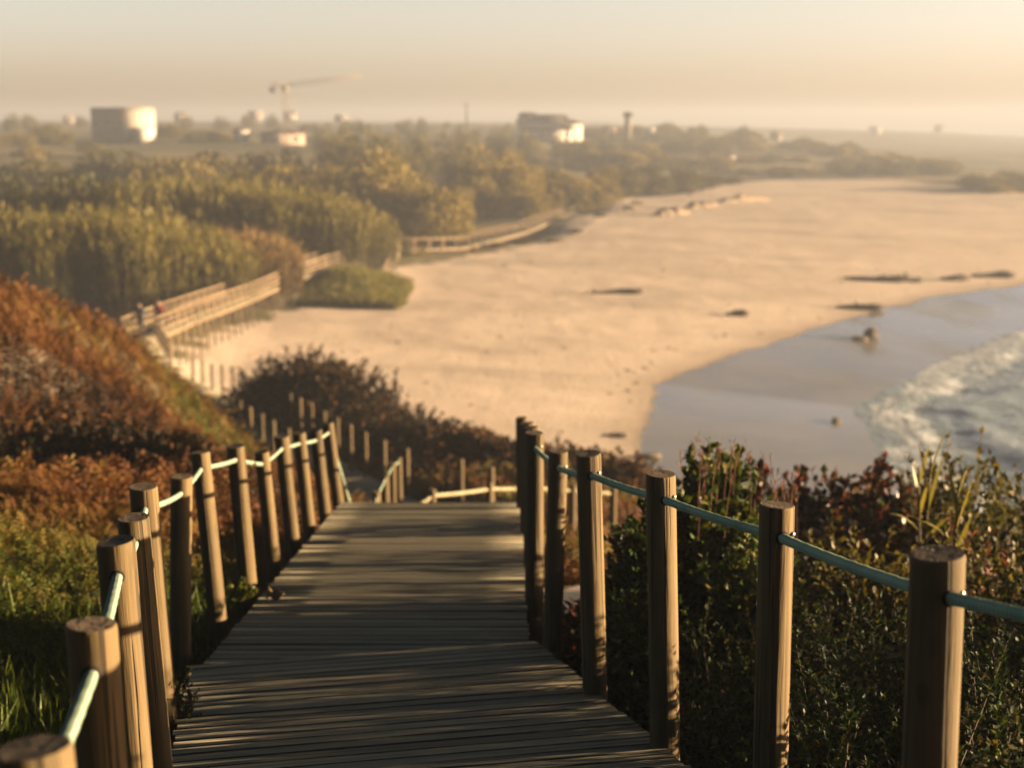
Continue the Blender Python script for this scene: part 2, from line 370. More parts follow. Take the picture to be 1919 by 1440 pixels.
BR = [(0, (.018, .012, .006)), (.16, (.075, .034, .013)), (.34, (.17, .068, .021)), (.5, (.215, .11, .033)), (.64, (.20, .145, .033)), (.8, (.12, .13, .022)), (1, (.055, .10, .016))]
M['bracken'] = leaf_mat('bracken_fronds', BR, .65, .25, .25)
M['grassblade'] = leaf_mat('grass_blades', [(0, (.028, .05, .008)), (.5, (.11, .155, .016)), (.85, (.20, .22, .03)), (1, (.30, .23, .07))], .45, .35, .4)
M['glossy'] = leaf_mat('glossy_green_leaves', [(0, (.012, .030, .006)), (.5, (.060, .105, .017)), (.85, (.14, .165, .030)), (1, (.24, .19, .05))], .42, .2, .35)
M['fine'] = leaf_mat('fine_olive_leaves', [(0, (.012, .024, .007)), (.5, (.034, .058, .013)), (.8, (.075, .088, .020)), (1, (.15, .10, .032))], .55, .25, .25)
M['redleaf'] = leaf_mat('red_bramble_leaves', [(0, (.014, .016, .008)), (.3, (.045, .030, .012)), (.45, (.15, .030, .021)), (.66, (.22, .065, .030)), (.8, (.20, .12, .03)), (1, (.07, .09, .02))], .4, .25, .4)
M['olive'] = leaf_mat('olive_gold_leaves', [(0, (.03, .036, .009)), (.5, (.105, .10, .02)), (1, (.24, .17, .04))], .5, .3, .3)
M['heath'] = leaf_mat('dark_heath_leaves', [(0, (.010, .010, .006)), (.5, (.035, .028, .012)), (.7, (.12, .058, .02)), (1, (.24, .11, .034))], .6, .2, .2)
M['twig'] = flat_mat('brown_twigs', (.085, .05, .028), .8, .3, 8)
M['straw'] = leaf_mat('dry_straw', [(0, (.16, .075, .03)), (.5, (.30, .17, .07)), (1, (.42, .28, .13))], .7, .2, .2)
M['redstem'] = leaf_mat('reddish_stems', [(0, (.07, .03, .018)), (.6, (.16, .07, .035)), (1, (.30, .16, .07))], .7, .1, .2)
M['cane'] = leaf_mat('cane_leaves', [(0, (.045, .047, .011)), (.5, (.18, .165, .034)), (1, (.35, .28, .065))], .5, .3, .3)
M['moundgrass'] = leaf_mat('golden_green_grass', [(0, (.07, .08, .016)), (.5, (.17, .165, .03)), (1, (.33, .27, .07))], .6, .3, .2)
M['canebrown'] = leaf_mat('dry_cane_leaves', [(0, (.11, .068, .026)), (.5, (.25, .155, .058)), (1, (.38, .25, .10))], .6, .3, .3)
M['canestalk'] = leaf_mat('cane_stalks', [(0, (.07, .06, .025)), (1, (.16, .12, .05))], .6, 0, .3)
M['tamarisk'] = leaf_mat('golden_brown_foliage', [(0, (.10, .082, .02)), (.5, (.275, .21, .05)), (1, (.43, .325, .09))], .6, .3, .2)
M['darktree'] = leaf_mat('dark_tree_foliage', [(0, (.045, .048, .012)), (.5, (.15, .13, .030)), (1, (.31, .23, .06))], .6, .2, .2)
M['trunk'] = flat_mat('bark', (.09, .065, .04), .9, .3, 5)

# ------------------------------------------------------------------ mesh helpers
def link(o, parent=None):
    C.objects.link(o)
    if parent is not None: o.parent = parent
    return o
def np_mesh(name, V, F, mats, attr=None, smooth=False, midx=None, pattr=None):
    """V (n,3), F (m,k) array or list of such arrays"""
    if not isinstance(F, (list, tuple)): F = [F]
    me = bpy.data.meshes.new(name)
    V = np.asarray(V, np.float32)
    me.vertices.add(len(V)); me.vertices.foreach_set('co', V.ravel())
    nl = sum(f.size for f in F); npoly = sum(len(f) for f in F)
    me.loops.add(nl); me.polygons.add(npoly)
    me.loops.foreach_set('vertex_index', np.concatenate([f.ravel() for f in F]).astype(np.int32))
    tot = np.concatenate([np.full(len(f), f.shape[1], np.int32) for f in F])
    st = np.concatenate([[0], np.cumsum(tot)[:-1]]).astype(np.int32)
    me.polygons.foreach_set('loop_start', st)
    if smooth: me.polygons.foreach_set('use_smooth', np.ones(npoly, bool))
    for mm in (mats if isinstance(mats, (list, tuple)) else [mats]): me.materials.append(mm)
    if midx is not None: me.polygons.foreach_set('material_index', np.asarray(midx, np.int32))
    me.update(calc_edges=True)
    if attr is not None:
        a = me.attributes.new('rnd', 'FLOAT', 'FACE'); a.data.foreach_set('value', np.asarray(attr, np.float32))
    for k, arr in (pattr or {}).items():
        a = me.attributes.new(k, 'FLOAT', 'POINT'); a.data.foreach_set('value', np.asarray(arr, np.float32))
    me.validate()
    return me
def mobj(name, me, parent=None, loc=None):
    o = bpy.data.objects.new(name, me); link(o, parent)
    if loc is not None: o.location = loc
    return o
def tag(o, label=None, cat=None, group=None, kind=None):
    if label: o['label'] = label
    if cat: o['category'] = cat
    if group: o['group'] = group
    if kind: o['kind'] = kind
    return o
def thing(name, label, cat, loc=(0, 0, 0), rz=0., group=None):
    o = bpy.data.objects.new(name, None); C.objects.link(o); o.empty_display_size = .2
    o.location = loc; o.rotation_euler = (0, 0, rz)
    return tag(o, label, cat, group)
def copy_thing(root, loc, rz=0., sc=1., label=None, group=None, mats=None):
    r = root.copy(); C.objects.link(r); r.location = loc; r.rotation_euler = (0, 0, rz)
    r.scale = sc if isinstance(sc, (tuple, list)) else (sc, sc, sc)
    if label: r['label'] = label
    if group: r['group'] = group
    for ch in list(root.children):
        c = ch.copy(); C.objects.link(c); c.parent = r
    return r

class Acc:
    def __init__(s): s.V = []; s.F = []; s.A = []; s.n = 0; s.P = {}
    def add(s, V, F, a=0., **pattr):
        V = np.asarray(V, float); F = np.asarray(F, int)
        s.V.append(V); s.F.append(F+s.n); s.n += len(V)
        s.A.append(np.full(len(F), a) if np.isscalar(a) else np.asarray(a))
        for k, v in pattr.items(): s.P.setdefault(k, []).append(v)
    def box(s, c, size, rot=None, a=0.):
        x, y, z = [d/2 for d in size]
        V = np.array([(-x, -y, -z), (x, -y, -z), (x, y, -z), (-x, y, -z), (-x, -y, z), (x, -y, z), (x, y, z), (-x, y, z)])
        if rot is not None: V = V @ np.array(rot).T
        s.add(V+np.array(c), [(0, 3, 2, 1), (4, 5, 6, 7), (0, 1, 5, 4), (1, 2, 6, 5), (2, 3, 7, 6), (3, 0, 4, 7)], a)
    def bar(s, p, q, wd, ht, a=0.):
        """a board from p to q, wd across (horizontal), ht tall"""
        p = np.array(p, float); q = np.array(q, float); d = q-p; L = np.linalg.norm(d); d /= L
        sd = np.cross(d, (0, 0, 1)); ns = np.linalg.norm(sd); sd = sd/ns if ns > 1e-6 else np.array((1., 0, 0)); up = np.cross(sd, d)
        s.box((p+q)/2, (L, wd, ht), np.stack([d, sd, up], 1), a)
    def tube(s, P, r, k=6, a=0., cap=True):
        P = np.asarray(P, float); n = len(P); r = np.broadcast_to(r, (n,))
        T = np.gradient(P, axis=0); T /= np.linalg.norm(T, axis=1)[:, None]+1e-9
        ref = np.array((0, 0, 1.)) if abs(T[:, 2]).mean() < .8 else np.array((1., 0, 0))
        S = np.cross(T, ref); S /= np.linalg.norm(S, axis=1)[:, None]+1e-9; U = np.cross(S, T)
        th = np.arange(k)/k*2*np.pi
        V = P[:, None]+r[:, None, None]*(np.cos(th)[None, :, None]*S[:, None]+np.sin(th)[None, :, None]*U[:, None])
        F = [(i*k+j, i*k+(j+1) % k, (i+1)*k+(j+1) % k, (i+1)*k+j) for i in range(n-1) for j in range(k)]
        V = V.reshape(-1, 3)
        if cap:
            V = np.vstack([V, P[:1], P[-1:]]); c0 = n*k; c1 = c0+1
            F += [(c0, (j+1) % k, j, c0) for j in range(0)]
            for j in range(0, k, 2):
                F.append((c0, (j+2) % k, (j+1) % k, j)); F.append((c1, (n-1)*k+j, (n-1)*k+(j+1) % k, (n-1)*k+(j+2) % k))
        s.add(V, F, a)
    def mesh(s, name, mats, smooth=False):
        return np_mesh(name, np.vstack(s.V), np.vstack(s.F), mats, np.concatenate(s.A), smooth, pattr={k: np.concatenate(v) for k, v in s.P.items()})
    def obj(s, name, mats, parent=None, smooth=False, loc=None):
        return mobj(name, s.mesh(name, mats, smooth), parent, loc)

LEAF_T = np.array([(0, 0, 0), (-.30, .42, .06), (0, 1, -.02), (.30, .42, .06), (0, .48, -.03)])
LEAF_F = np.array([(0, 4, 2, 1), (0, 3, 2, 4)])
BLADE_T = np.array([(-.5, 0, 0), (.5, 0, 0), (-.42, .45, .10), (.42, .45, .10), (-.05, 1, -.05), (.05, 1, -.05)])
BLADE_F = np.array([(0, 1, 3, 2), (2, 3, 5, 4)])
def scatter(T, F, pos, d, up, sx, sy):
    """place template (x across, y along, z up) with direction d, approximate up"""
    d = d/(np.linalg.norm(d, axis=1)[:, None]+1e-9)
    x = np.cross(d, up); x /= np.linalg.norm(x, axis=1)[:, None]+1e-9; z = np.cross(x, d)
    sx = np.broadcast_to(sx, (len(pos),)); sy = np.broadcast_to(sy, (len(pos),))
    V = pos[:, None] + T[None, :, 0, None]*(sx[:, None, None]*x[:, None]) + T[None, :, 1, None]*(sy[:, None, None]*d[:, None]) + T[None, :, 2, None]*(sy[:, None, None]*z[:, None])
    n, k = len(pos), len(T)
    FF = (F[None]+(np.arange(n)*k)[:, None, None]).reshape(-1, F.shape[1])
    return V.reshape(-1, 3), FF
def rvec(n, r=rng): 
    v = r.normal(size=(n, 3)); return v/np.linalg.norm(v, axis=1)[:, None]

# ------------------------------------------------------------------ ground sheet
def axis(parts):
    a = [parts[0][0]]
    for lo, hi, s0, s1 in parts:
        x = lo
        while x < hi-1e-6:
            f = (x-lo)/(hi-lo); st = s0*(s1/s0)**f
            x = min(hi, x+st); a.append(x)
    return np.array(a)
xs = axis([(-1500, -120, 160, 9), (-120, -30, 9, 1.2), (-30, -8, 1.2, .25), (-8, 8, .25, .25), (8, 30, .25, .8), (30, 70, .8, 1.3), (70, 300, 1.3, 8), (300, 1500, 8, 160)])
ys = axis([(-60, -4, 6, .4), (-4, 45, .3, .3), (45, 150, .5, 1.0), (150, 360, 1.0, 3), (360, 700, 3, 14), (700, 2700, 14, 200)])
GX, GY = np.meshgrid(xs, ys); fx, fy = GX.ravel(), GY.ravel()
gzv = ground(fx, fy)
ny, nx = GX.shape
idx = np.arange(nx*ny).reshape(ny, nx)
gF = np.stack([idx[:-1, :-1], idx[:-1, 1:], idx[1:, 1:], idx[1:, :-1]], -1).reshape(-1, 4)
me = np_mesh('ground', np.stack([fx, fy, gzv], 1), gF, M['ground'], smooth=True,
             pattr={'sand': sand_sd(fx, fy), 'shore': shore_sd(fx, fy), 'plain': sstep(55, 95, fy+.0*fx)})
tag(mobj('ground', me), kind='structure')

# ------------------------------------------------------------------ sea
xs2 = axis([(2, 10, 2, .6), (10, 70, .5, .6), (70, 200, .6, 6), (200, 1500, 6, 120)])
ys2 = axis([(-60, 50, 20, 2), (50, 66, 2, .5), (66, 170, .45, .6), (170, 400, .6, 8), (400, 2700, 8, 160)])
SX, SY = np.meshgrid(xs2, ys2); a, b_ = SX.ravel(), SY.ravel()
s = -shore_sd(a, b_)-11.9           # metres out from the water's edge
edge = fbm(a/7, b_/7, 31, 3)*5-2.5
ph = s+edge*1.1
wave = .06*np.sin(ph*2*np.pi/5.2)+.04*np.sin(ph*2*np.pi/2.3+1+3*fbm(a/5, b_/5, 77))+.24*(fbm(a/3.0, b_/2.2, 41, 5)-.5)+.16*(fbm(a/1.1, b_/.9, 43, 3)-.5)
amp = sstep(-3, 6, s)
zs = .0+wave*amp + .10*sstep(0, 12, s)
foamv = np.clip(.55*np.exp(-np.abs(ph-1.0)/1.3)+.36*np.exp(-((np.mod(ph, 8.5)-3)/2.2)**2)+.30*(fbm(a/4, b_/3, 55, 4)-.38), 0, 1)*sstep(-4, 1, ph)
foamv = foamv*(1-.6*sstep(40, 120, s))
ny2, nx2 = SX.shape; idx = np.arange(nx2*ny2).reshape(ny2, nx2)
sF = np.stack([idx[:-1, :-1], idx[:-1, 1:], idx[1:, 1:], idx[1:, :-1]], -1).reshape(-1, 4)
me = np_mesh('sea', np.stack([a, b_, zs], 1), sF, M['sea'], smooth=True, pattr={'foam': foamv})
tag(mobj('sea', me), kind='structure')

# ------------------------------------------------------------------ decks
def frame(p, q):
    p = Vector(p); q = Vector(q); y = (q-p).normalized(); x = y.cross(Vector((0, 0, 1))).normalized(); z = x.cross(y)
    m = Matrix((x, y, z)).transposed().to_4x4(); m.translation = p; return m, (q-p).length
def planks(name, p, q, width, parent, pw=.099, gap=.013, th=.034, jit=.008, seed=1, detail=True):
    m4, L = frame(p, q); r = np.random.default_rng(seed); A = Acc(); y = 0.
    while y < L:
        w0 = pw*(1+r.uniform(-.05, .05)); l = -width/2+r.uniform(-jit, jit); h = width/2+r.uniform(-jit, jit)
        dz = r.uniform(-.0022, .0015); tilt = r.uniform(-.0016, .0016); sk = r.uniform(-.005, .005); a_ = r.uniform()
        if detail:     # grooved tread profile, rounded edges
            pr = [(0, -th), (0, -.006), (.002, -.0015), (.007, 0)]
            ng = 3
            for k in range(ng):
                c = w0*(k+1)/(ng+1); pr += [(c-.0035, 0), (c-.002, -.0035), (c+.002, -.0035), (c+.0035, 0)]
            pr += [(w0-.007, 0), (w0-.002, -.0015), (w0, -.006), (w0, -th)]
        else:
            pr = [(0, -th), (0, 0), (w0, 0), (w0, -th)]
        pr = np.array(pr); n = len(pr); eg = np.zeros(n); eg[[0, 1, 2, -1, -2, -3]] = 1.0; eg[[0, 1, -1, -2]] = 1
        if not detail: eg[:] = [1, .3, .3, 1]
        ns = 6 if detail else 2; V = []
        for k in range(ns):
            t = k/(ns-1); x = l+(h-l)*t; wob = r.uniform(-.0006, .0006) if detail else 0
            V.append(np.stack([np.full(n, x), y+pr[:, 0]+sk*(t-.5), pr[:, 1]+dz+tilt*(t-.5)*2+wob], 1))
        V = np.vstack(V)
        F = [(k*n+i, k*n+i+1, (k+1)*n+i+1, (k+1)*n+i) for k in range(ns-1) for i in range(n-1)]
        for k, rev in ((0, 0), ((ns-1)*n, 1)):      # end grain
            for i in range(0, n//2-1):
                f = (k+i, k+n-1-i, k+n-2-i, k+i+1); F.append(f[::-1] if rev else f)
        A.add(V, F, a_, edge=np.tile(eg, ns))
        y += w0+gap+r.uniform(-.004, .004)+(.010 if r.uniform() < .08 else 0)
    o = A.obj(name, M['deck'], parent); o.matrix_local = m4
    return o
def stringers(p, q, width, parent, name='side_beam'):
    m4, L = frame(p, q)
    for sx_ in (-1, 1):
        A = Acc(); A.box((sx_*(width/2-.09), L/2, -.115), (.07, L, .14)); o = A.obj(name, M['beam'], parent); o.matrix_local = m4
bw = thing('boardwalk', 'weathered grey plank boardwalk descending between the two rope fences', 'boardwalk', (0, 0, 0))
k = 0
for (p, q, wd) in ((NEAR[0], NEAR[1], 1.96), (NEAR[1], NEAR[2], 1.94), (FAR[0], FAR[1], 1.80)):
    planks('deck', p, q, wd, bw, seed=11+k); stringers(p, q, wd, bw); k += 1
st = thing('boardwalk_stairs', 'plank steps dropping away beyond the crest of the grey boardwalk', 'stairs')
for i in range(len(STAIR)-1):
    planks('tread_deck', STAIR[i], STAIR[i+1], 1.75, st, seed=20+i); stringers(STAIR[i], STAIR[i+1], 1.75, st)
lw = thing('boardwalk', 'narrow grey boardwalk winding down below the rust brown bracken hillside', 'boardwalk')
for i in range(len(LOWER)-1):
    planks('deck', LOWER[i], LOWER[i+1], 1.5, lw, pw=.13, seed=30+i, detail=False); stringers(LOWER[i], LOWER[i+1], 1.5, lw)

# ------------------------------------------------------------------ rope fences
def post_mesh(L, r, seed, sides=22, rings=9):
    rr = np.random.default_rng(seed); ph = rr.uniform(0, 6.28, 4); A = Acc()
    th = np.arange(sides)/sides*2*np.pi
    zs_ = list(np.linspace(0, L-.012, rings))+[L-.005, L]; V = []
    for i, z in enumerate(zs_):
        rad = r*(1+.025*np.sin(2*th+ph[0]+z*.8)+.015*np.sin(3*th+ph[1]-z*1.7)+.012*np.sin(5*th+ph[2]+z*2.5))*(1.03-.05*z/L)
        rad = rad*(1 if z <= L-.012 else (.985 if z < L-.001 else .95))
        V.append(np.stack([rad*np.cos(th), rad*np.sin(th), np.full(sides, z)+(.004*np.cos(th+ph[3]) if z > L-.02 else 0)], 1))
    n = len(zs_); V.append(np.array([(0, 0, L-.001)])); V = np.vstack(V)
    F = [(i*sides+j, i*sides+(j+1) % sides, (i+1)*sides+(j+1) % sides, (i+1)*sides+j) for i in range(n-1) for j in range(sides)]
    top = (n-1)*sides; c = n*sides
    T = [(c, top+j, top+(j+1) % sides, top+(j+2) % sides) for j in range(0, sides, 2)]
    me = np_mesh('post', V, [np.array(F+T)], [M['post'], M['postend']], None, True, [0]*len(F)+[1]*len(T))
    sm = np.ones(len(F)+len(T), bool); sm[-len(T):] = False; me.polygons.foreach_set('use_smooth', sm)
    return me
def add_post(parent, top, foot, r, seed, bolt=False, sides=22):
    top = Vector(top); foot = Vector(foot); d = top-foot
    o = mobj('post', post_mesh(d.length, r, seed, sides), parent)
    q = Vector((0, 0, 1)).rotation_difference(d); o.rotation_mode = 'QUATERNION'; o.rotation_quaternion = q; o.location = foot
    if bolt:
        A = Acc(); L = d.length; a_ = R(-40)
        c = np.array((math.cos(a_), math.sin(a_), 0)); P = [c*(r-.004)+np.array((0, 0, L-.085)), c*(r+.004)+np.array((0, 0, L-.085)), c*(r+.006)+np.array((0, 0, L-.085))]
        A.tube(P, [.008, .008, .005], 8); A.obj('bolt', M['bolt'], o, True)
    return o
def rope_mesh(P, rad, step=.012, k=12, twist=70.):
    P = np.asarray(P, float); seg = np.linalg.norm(np.diff(P, axis=0), axis=1); cum = np.concatenate([[0], np.cumsum(seg)])
    n = max(4, int(cum[-1]/step)); t = np.linspace(0, cum[-1], n)
    Q = np.stack([np.interp(t, cum, P[:, i]) for i in range(3)], 1)
    T = np.gradient(Q, axis=0); T /= np.linalg.norm(T, axis=1)[:, None]
    S = np.cross(T, (0, 0, 1.)); S /= np.linalg.norm(S, axis=1)[:, None]; U = np.cross(S, T)
    th = np.arange(k)/k*2*np.pi
    rr = rad*(1+.035*np.cos(3*th[None]+twist*t[:, None]))
    V = Q[:, None]+rr[..., None]*(np.cos(th)[None, :, None]*S[:, None]+np.sin(th)[None, :, None]*U[:, None])
    i, j = np.meshgrid(np.arange(n-1), np.arange(k), indexing='ij'); j2 = (j+1) % k
    F = np.stack([i*k+j, i*k+j2, (i+1)*k+j2, (i+1)*k+j], -1).reshape(-1, 4)
    return np_mesh('rope', V.reshape(-1, 3), F, M['rope'], None, True, pattr={'len': np.repeat(t, k), 'ang': np.tile(th, n)})
def rope_line(pts, sag=.02, n=14):
    P = []
    for a_, b_ in zip(pts[:-1], pts[1:]):
        a_ = np.array(a_); b_ = np.array(b_); L = np.linalg.norm(b_-a_)
        for i in range(n):
            t = i/n; P.append(a_*(1-t)+b_*t-np.array((0, 0, sag*L*4*t*(1-t))))
    P.append(np.array(pts[-1])); return P
def deck_z(y): return float(np.interp(y, [NEAR[0][1], NEAR[1][1], NEAR[2][1], FAR[1][1], STAIR[1][1], STAIR[2][1]], [NEAR[0][2], NEAR[1][2], NEAR[2][2], FAR[1][2], STAIR[1][2], STAIR[2][2]]))
def from_zc(u, v, zc):
    a_ = PITCH+math.atan((v-720)/FPX); Y = zc/(math.cos(PITCH)+math.tan(a_)*math.sin(PITCH)); return px(u, v, Y)
def fence(label, posts, rad, rope_r, name='rope_fence', under=.45, bolts=0, sag=.007, drop=.10, fine=True, rmat='rope', holes=0, extra=None):
    """posts: (top point, lean dx, dy over the height, foot z)"""
    f = thing(name, label, 'fence'); tops = []; kids = []
    for i, (tp, dx, dy, fz) in enumerate(posts):
        tp = Vector(tp); ft = Vector((tp.x+dx, tp.y+dy, fz)); kids.append(add_post(f, tp, ft, rad*random.uniform(.93, 1.07), 100+i+int(abs(tp.x)*31), i < bolts, 22 if fine else 12))
        d = (tp-ft).normalized(); tops.append(tuple(tp-d*drop))
    if holes:
        for i in range(1, min(len(tops)-1, holes)):
            for q_ in (-1, 1):
                dr = (Vector(tops[i+q_])-Vector(tops[i])).normalized(); c0 = Vector(tops[i])+dr*(rad*.90); A = Acc()
                A.tube([c0, c0+dr*(rad*.07), c0+dr*(rad*.16)], [rope_r*1.5, rope_r*1.45, rope_r*1.2], 10); o = A.obj('rope_hole_shade', M['hole'], None, True)  # dark collar on the post surface stands in for the shaded hole
                bpy.context.view_layer.update(); o.parent = kids[i]; o.matrix_parent_inverse = kids[i].matrix_world.inverted()
    if rope_r:
        line = rope_line(tops+(extra or []), sag)
        rm = rope_mesh(line, rope_r, .012 if fine else .06, 12 if fine else 8); rm.materials[0] = M[rmat]; mobj('rope', rm, f)
    return f
def px_posts(rows):
    out = []
    for u, v, zc, ub, vb in rows:
        tp = from_zc(u, v, zc); bt = from_zc(ub, vb, zc); H = tp.z-bt.z
        dz = deck_z(tp.y)-.45; f = (tp.z-dz)/H
        out.append((tp, (bt.x-tp.x)*f, 0.0, dz))
    return out
right_rows = [(1757, 1037, 3.24, 1764, 1440), (1457, 946, 4.38, 1461, 1440), (1239, 888, 5.5, 1257, 1430), (1103, 850, 6.5, 1120, 1310),
              (1047, 845, 8.1, 1038, 1235), (1002, 811, 9.2, 1003, 1180), (995, 801, 10.7, 997, 1100), (988, 793, 12.2, 989, 1040), (978, 783, 13.6, 980, 980)]
rp = px_posts(right_rows)
p0 = Vector((1.40, 1.75, rp[0][0].z+.30)); rp = [(Vector((1.66, .7, rp[0][0].z+.55)), 0, 0, 14.8), (p0, .01, 0, 14.6)] + rp
rp.append((Vector((.12, 14.9, 13.3)), 0, 0, 11.8))
fence('golden wooden posts threaded with teal rope along the deck beside the glossy bush', rp, .060, .0155, bolts=8, holes=8)
left_rows = [(62, 1402, 2.35, 70, 1600), (172, 1170, 3.1, 177, 1440), (217, 1014, 4.15, 229, 1440), (250, 970, 5.4, 270, 1440), (269, 912, 6.3, 283, 1300), (341, 893, 8.0, 322, 1270),
             (376, 848, 8.8, 394, 1165), (442, 836, 10.0, 455, 1110), (491, 847, 10.9, 508, 1103), (528, 818, 11.9, 545, 1055), (561, 811, 12.6, 577, 1030), (592, 806, 13.3, 608, 1010), (615, 792, 14.0, 632, 966)]
lp = px_posts(left_rows)
lp = [(Vector((-.52, 1.1, lp[0][0].z+.24)), 0, 0, 14.9)] + lp
lp.append((Vector((-1.62, 15.1, 12.35)), 0, 0, 11.3))
fence('golden wooden posts threaded with pale mint rope beside the grass and bracken', lp, .060, .0155, bolts=0, holes=8, sag=.007, rmat='rope_sunlit')
# lower stairs, left side, seen over the crest
lo = [px(706, 922, 17.0), px(722, 891, 18.2), px(735, 868, 19.4), px(747, 858, 20.6)]
lo = [Vector((-1.66, 15.9, 12.2))] + lo
fence('four stair posts and rope showing over the far end of the deck among bracken', [(p, .01, 0, p.z-1.3) for p in lo], .052, .015, bolts=0, fine=False, drop=.06, rmat='rope_sunlit')
bk = [px(771, 944, 19.9), px(811, 917, 20.2), px(918, 905, 20.9), px(1000, 903, 21.4), px(1074, 908, 21.8), px(1150, 914, 22.2)]
fence('short posts with pale rope crossing the rust bracken beyond the deck end', [(p, 0, 0, p.z-1.1) for p in bk], .055, .030, fine=False, drop=.10, sag=.012, rmat='rope_straw')
br = [px(1075, 955, 17.6), px(1040, 925, 18.4)]
rr_ = [(545, 738, 43.5), (563, 746, 42), (584, 756, 40.5), (608, 771, 38.6), (632, 783, 37.4), (657, 796, 36.2), (685, 810, 35.2), (720, 826, 33.5), (763, 841, 31), (864, 861, 27), (921, 875, 24)]
fence('thin posts climbing past the dark heath mound above the winding lower boardwalk', [(px(u, v, Y), 0, 0, px(u, v, Y).z-1.35) for u, v, Y in rr_], .055, None, fine=False)
ll_ = [(432, 739, 45.5), (450, 751, 43), (469, 763, 41), (491, 776, 39.2), (512, 788, 37.5), (541, 803, 35.5)]
fence('row of post tops poking over the bracken ridge along the lower path', [(px(u, v, Y), 0, 0, px(u, v, Y).z-1.3) for u, v, Y in ll_], .060, None, fine=False)
sp = [(361, 672, 62), (379, 676, 61.6), (397, 682, 61), (416, 684, 60.6), (436, 687, 60.3), (457, 695, 60)]
fence('dark upright posts standing in front of sand at the foot of the bracken ridge', [(px(u, v, Y), 0, 0, px(u, v, Y).z-1.7) for u, v, Y in sp], .065, None, fine=False)

# ------------------------------------------------------------------ railed boardwalk across the dune, ramp and long railing
def offset(P, d):
    P = [Vector(p) for p in P]; out = []
    for i, p in enumerate(P):
        t = (P[min(i+1, len(P)-1)]-P[max(i-1, 0)]); t.z = 0; t.normalize(); out.append(p+Vector((t.y, -t.x, 0))*d)
    return out
def along(P, step):
    out = []; carry = 0
    for a_, b_ in zip(P[:-1], P[1:]):
        L = (b_-a_).length; t = carry
        while t < L: out.append(a_.lerp(b_, t/L)); t += step
        carry = t-L
    return out
def railed(label, P, width, step, rails, hgt, name='boardwalk', legs=True, sides=(-1, 1), cat='boardwalk', pr=.055, rh=.11):
    f = thing(name, label, cat)
    for i in range(len(P)-1): planks('deck', P[i], P[i+1], width, f, pw=.14, seed=50+i, detail=False)
    for s_ in sides:
        E = offset(P, s_*(width/2-.06))
        for pt in along(E, step):
            g0 = gz(pt.x, pt.y); A = Acc(); z0 = min(pt.z-.2, g0-.3) if legs else pt.z-.2
            A.tube([(pt.x, pt.y, z0), (pt.x, pt.y, pt.z+.4), (pt.x, pt.y, pt.z+hgt+.04)], pr, 8); A.obj('post', M['rail'], f, True)
        for hr in rails:
            A = Acc()
            for a_, b_ in zip(E[:-1], E[1:]): A.bar(a_+Vector((0, 0, hr)), b_+Vector((0, 0, hr)), .09 if rh > .1 else .06, rh)
            A.obj('rail', M['rail'], f)
        A = Acc()
        for a_, b_ in zip(E[:-1], E[1:]): A.bar(a_+Vector((0, 0, -.16)), b_+Vector((0, 0, -.16)), .08, .16)
        A.obj('side_beam', M['rail'], f)
    return f
railed('raised timber boardwalk with railings over the dune where two people walk', BOARD, 1.9, 1.55, (.38, .72, 1.08), 1.08)
railed('timber ramp with pale handrails coming down onto the sand beside the green mound', RAMP, 2.0, 1.9, (.55, 1.05), 1.05, name='beach_ramp', cat='ramp', pr=.10)
railed('long timber walkway with low railing running along the back of the beach', LONG, 1.8, 2.4, (.95,), 1.0, sides=(-1, 1), pr=.07, rh=.06)

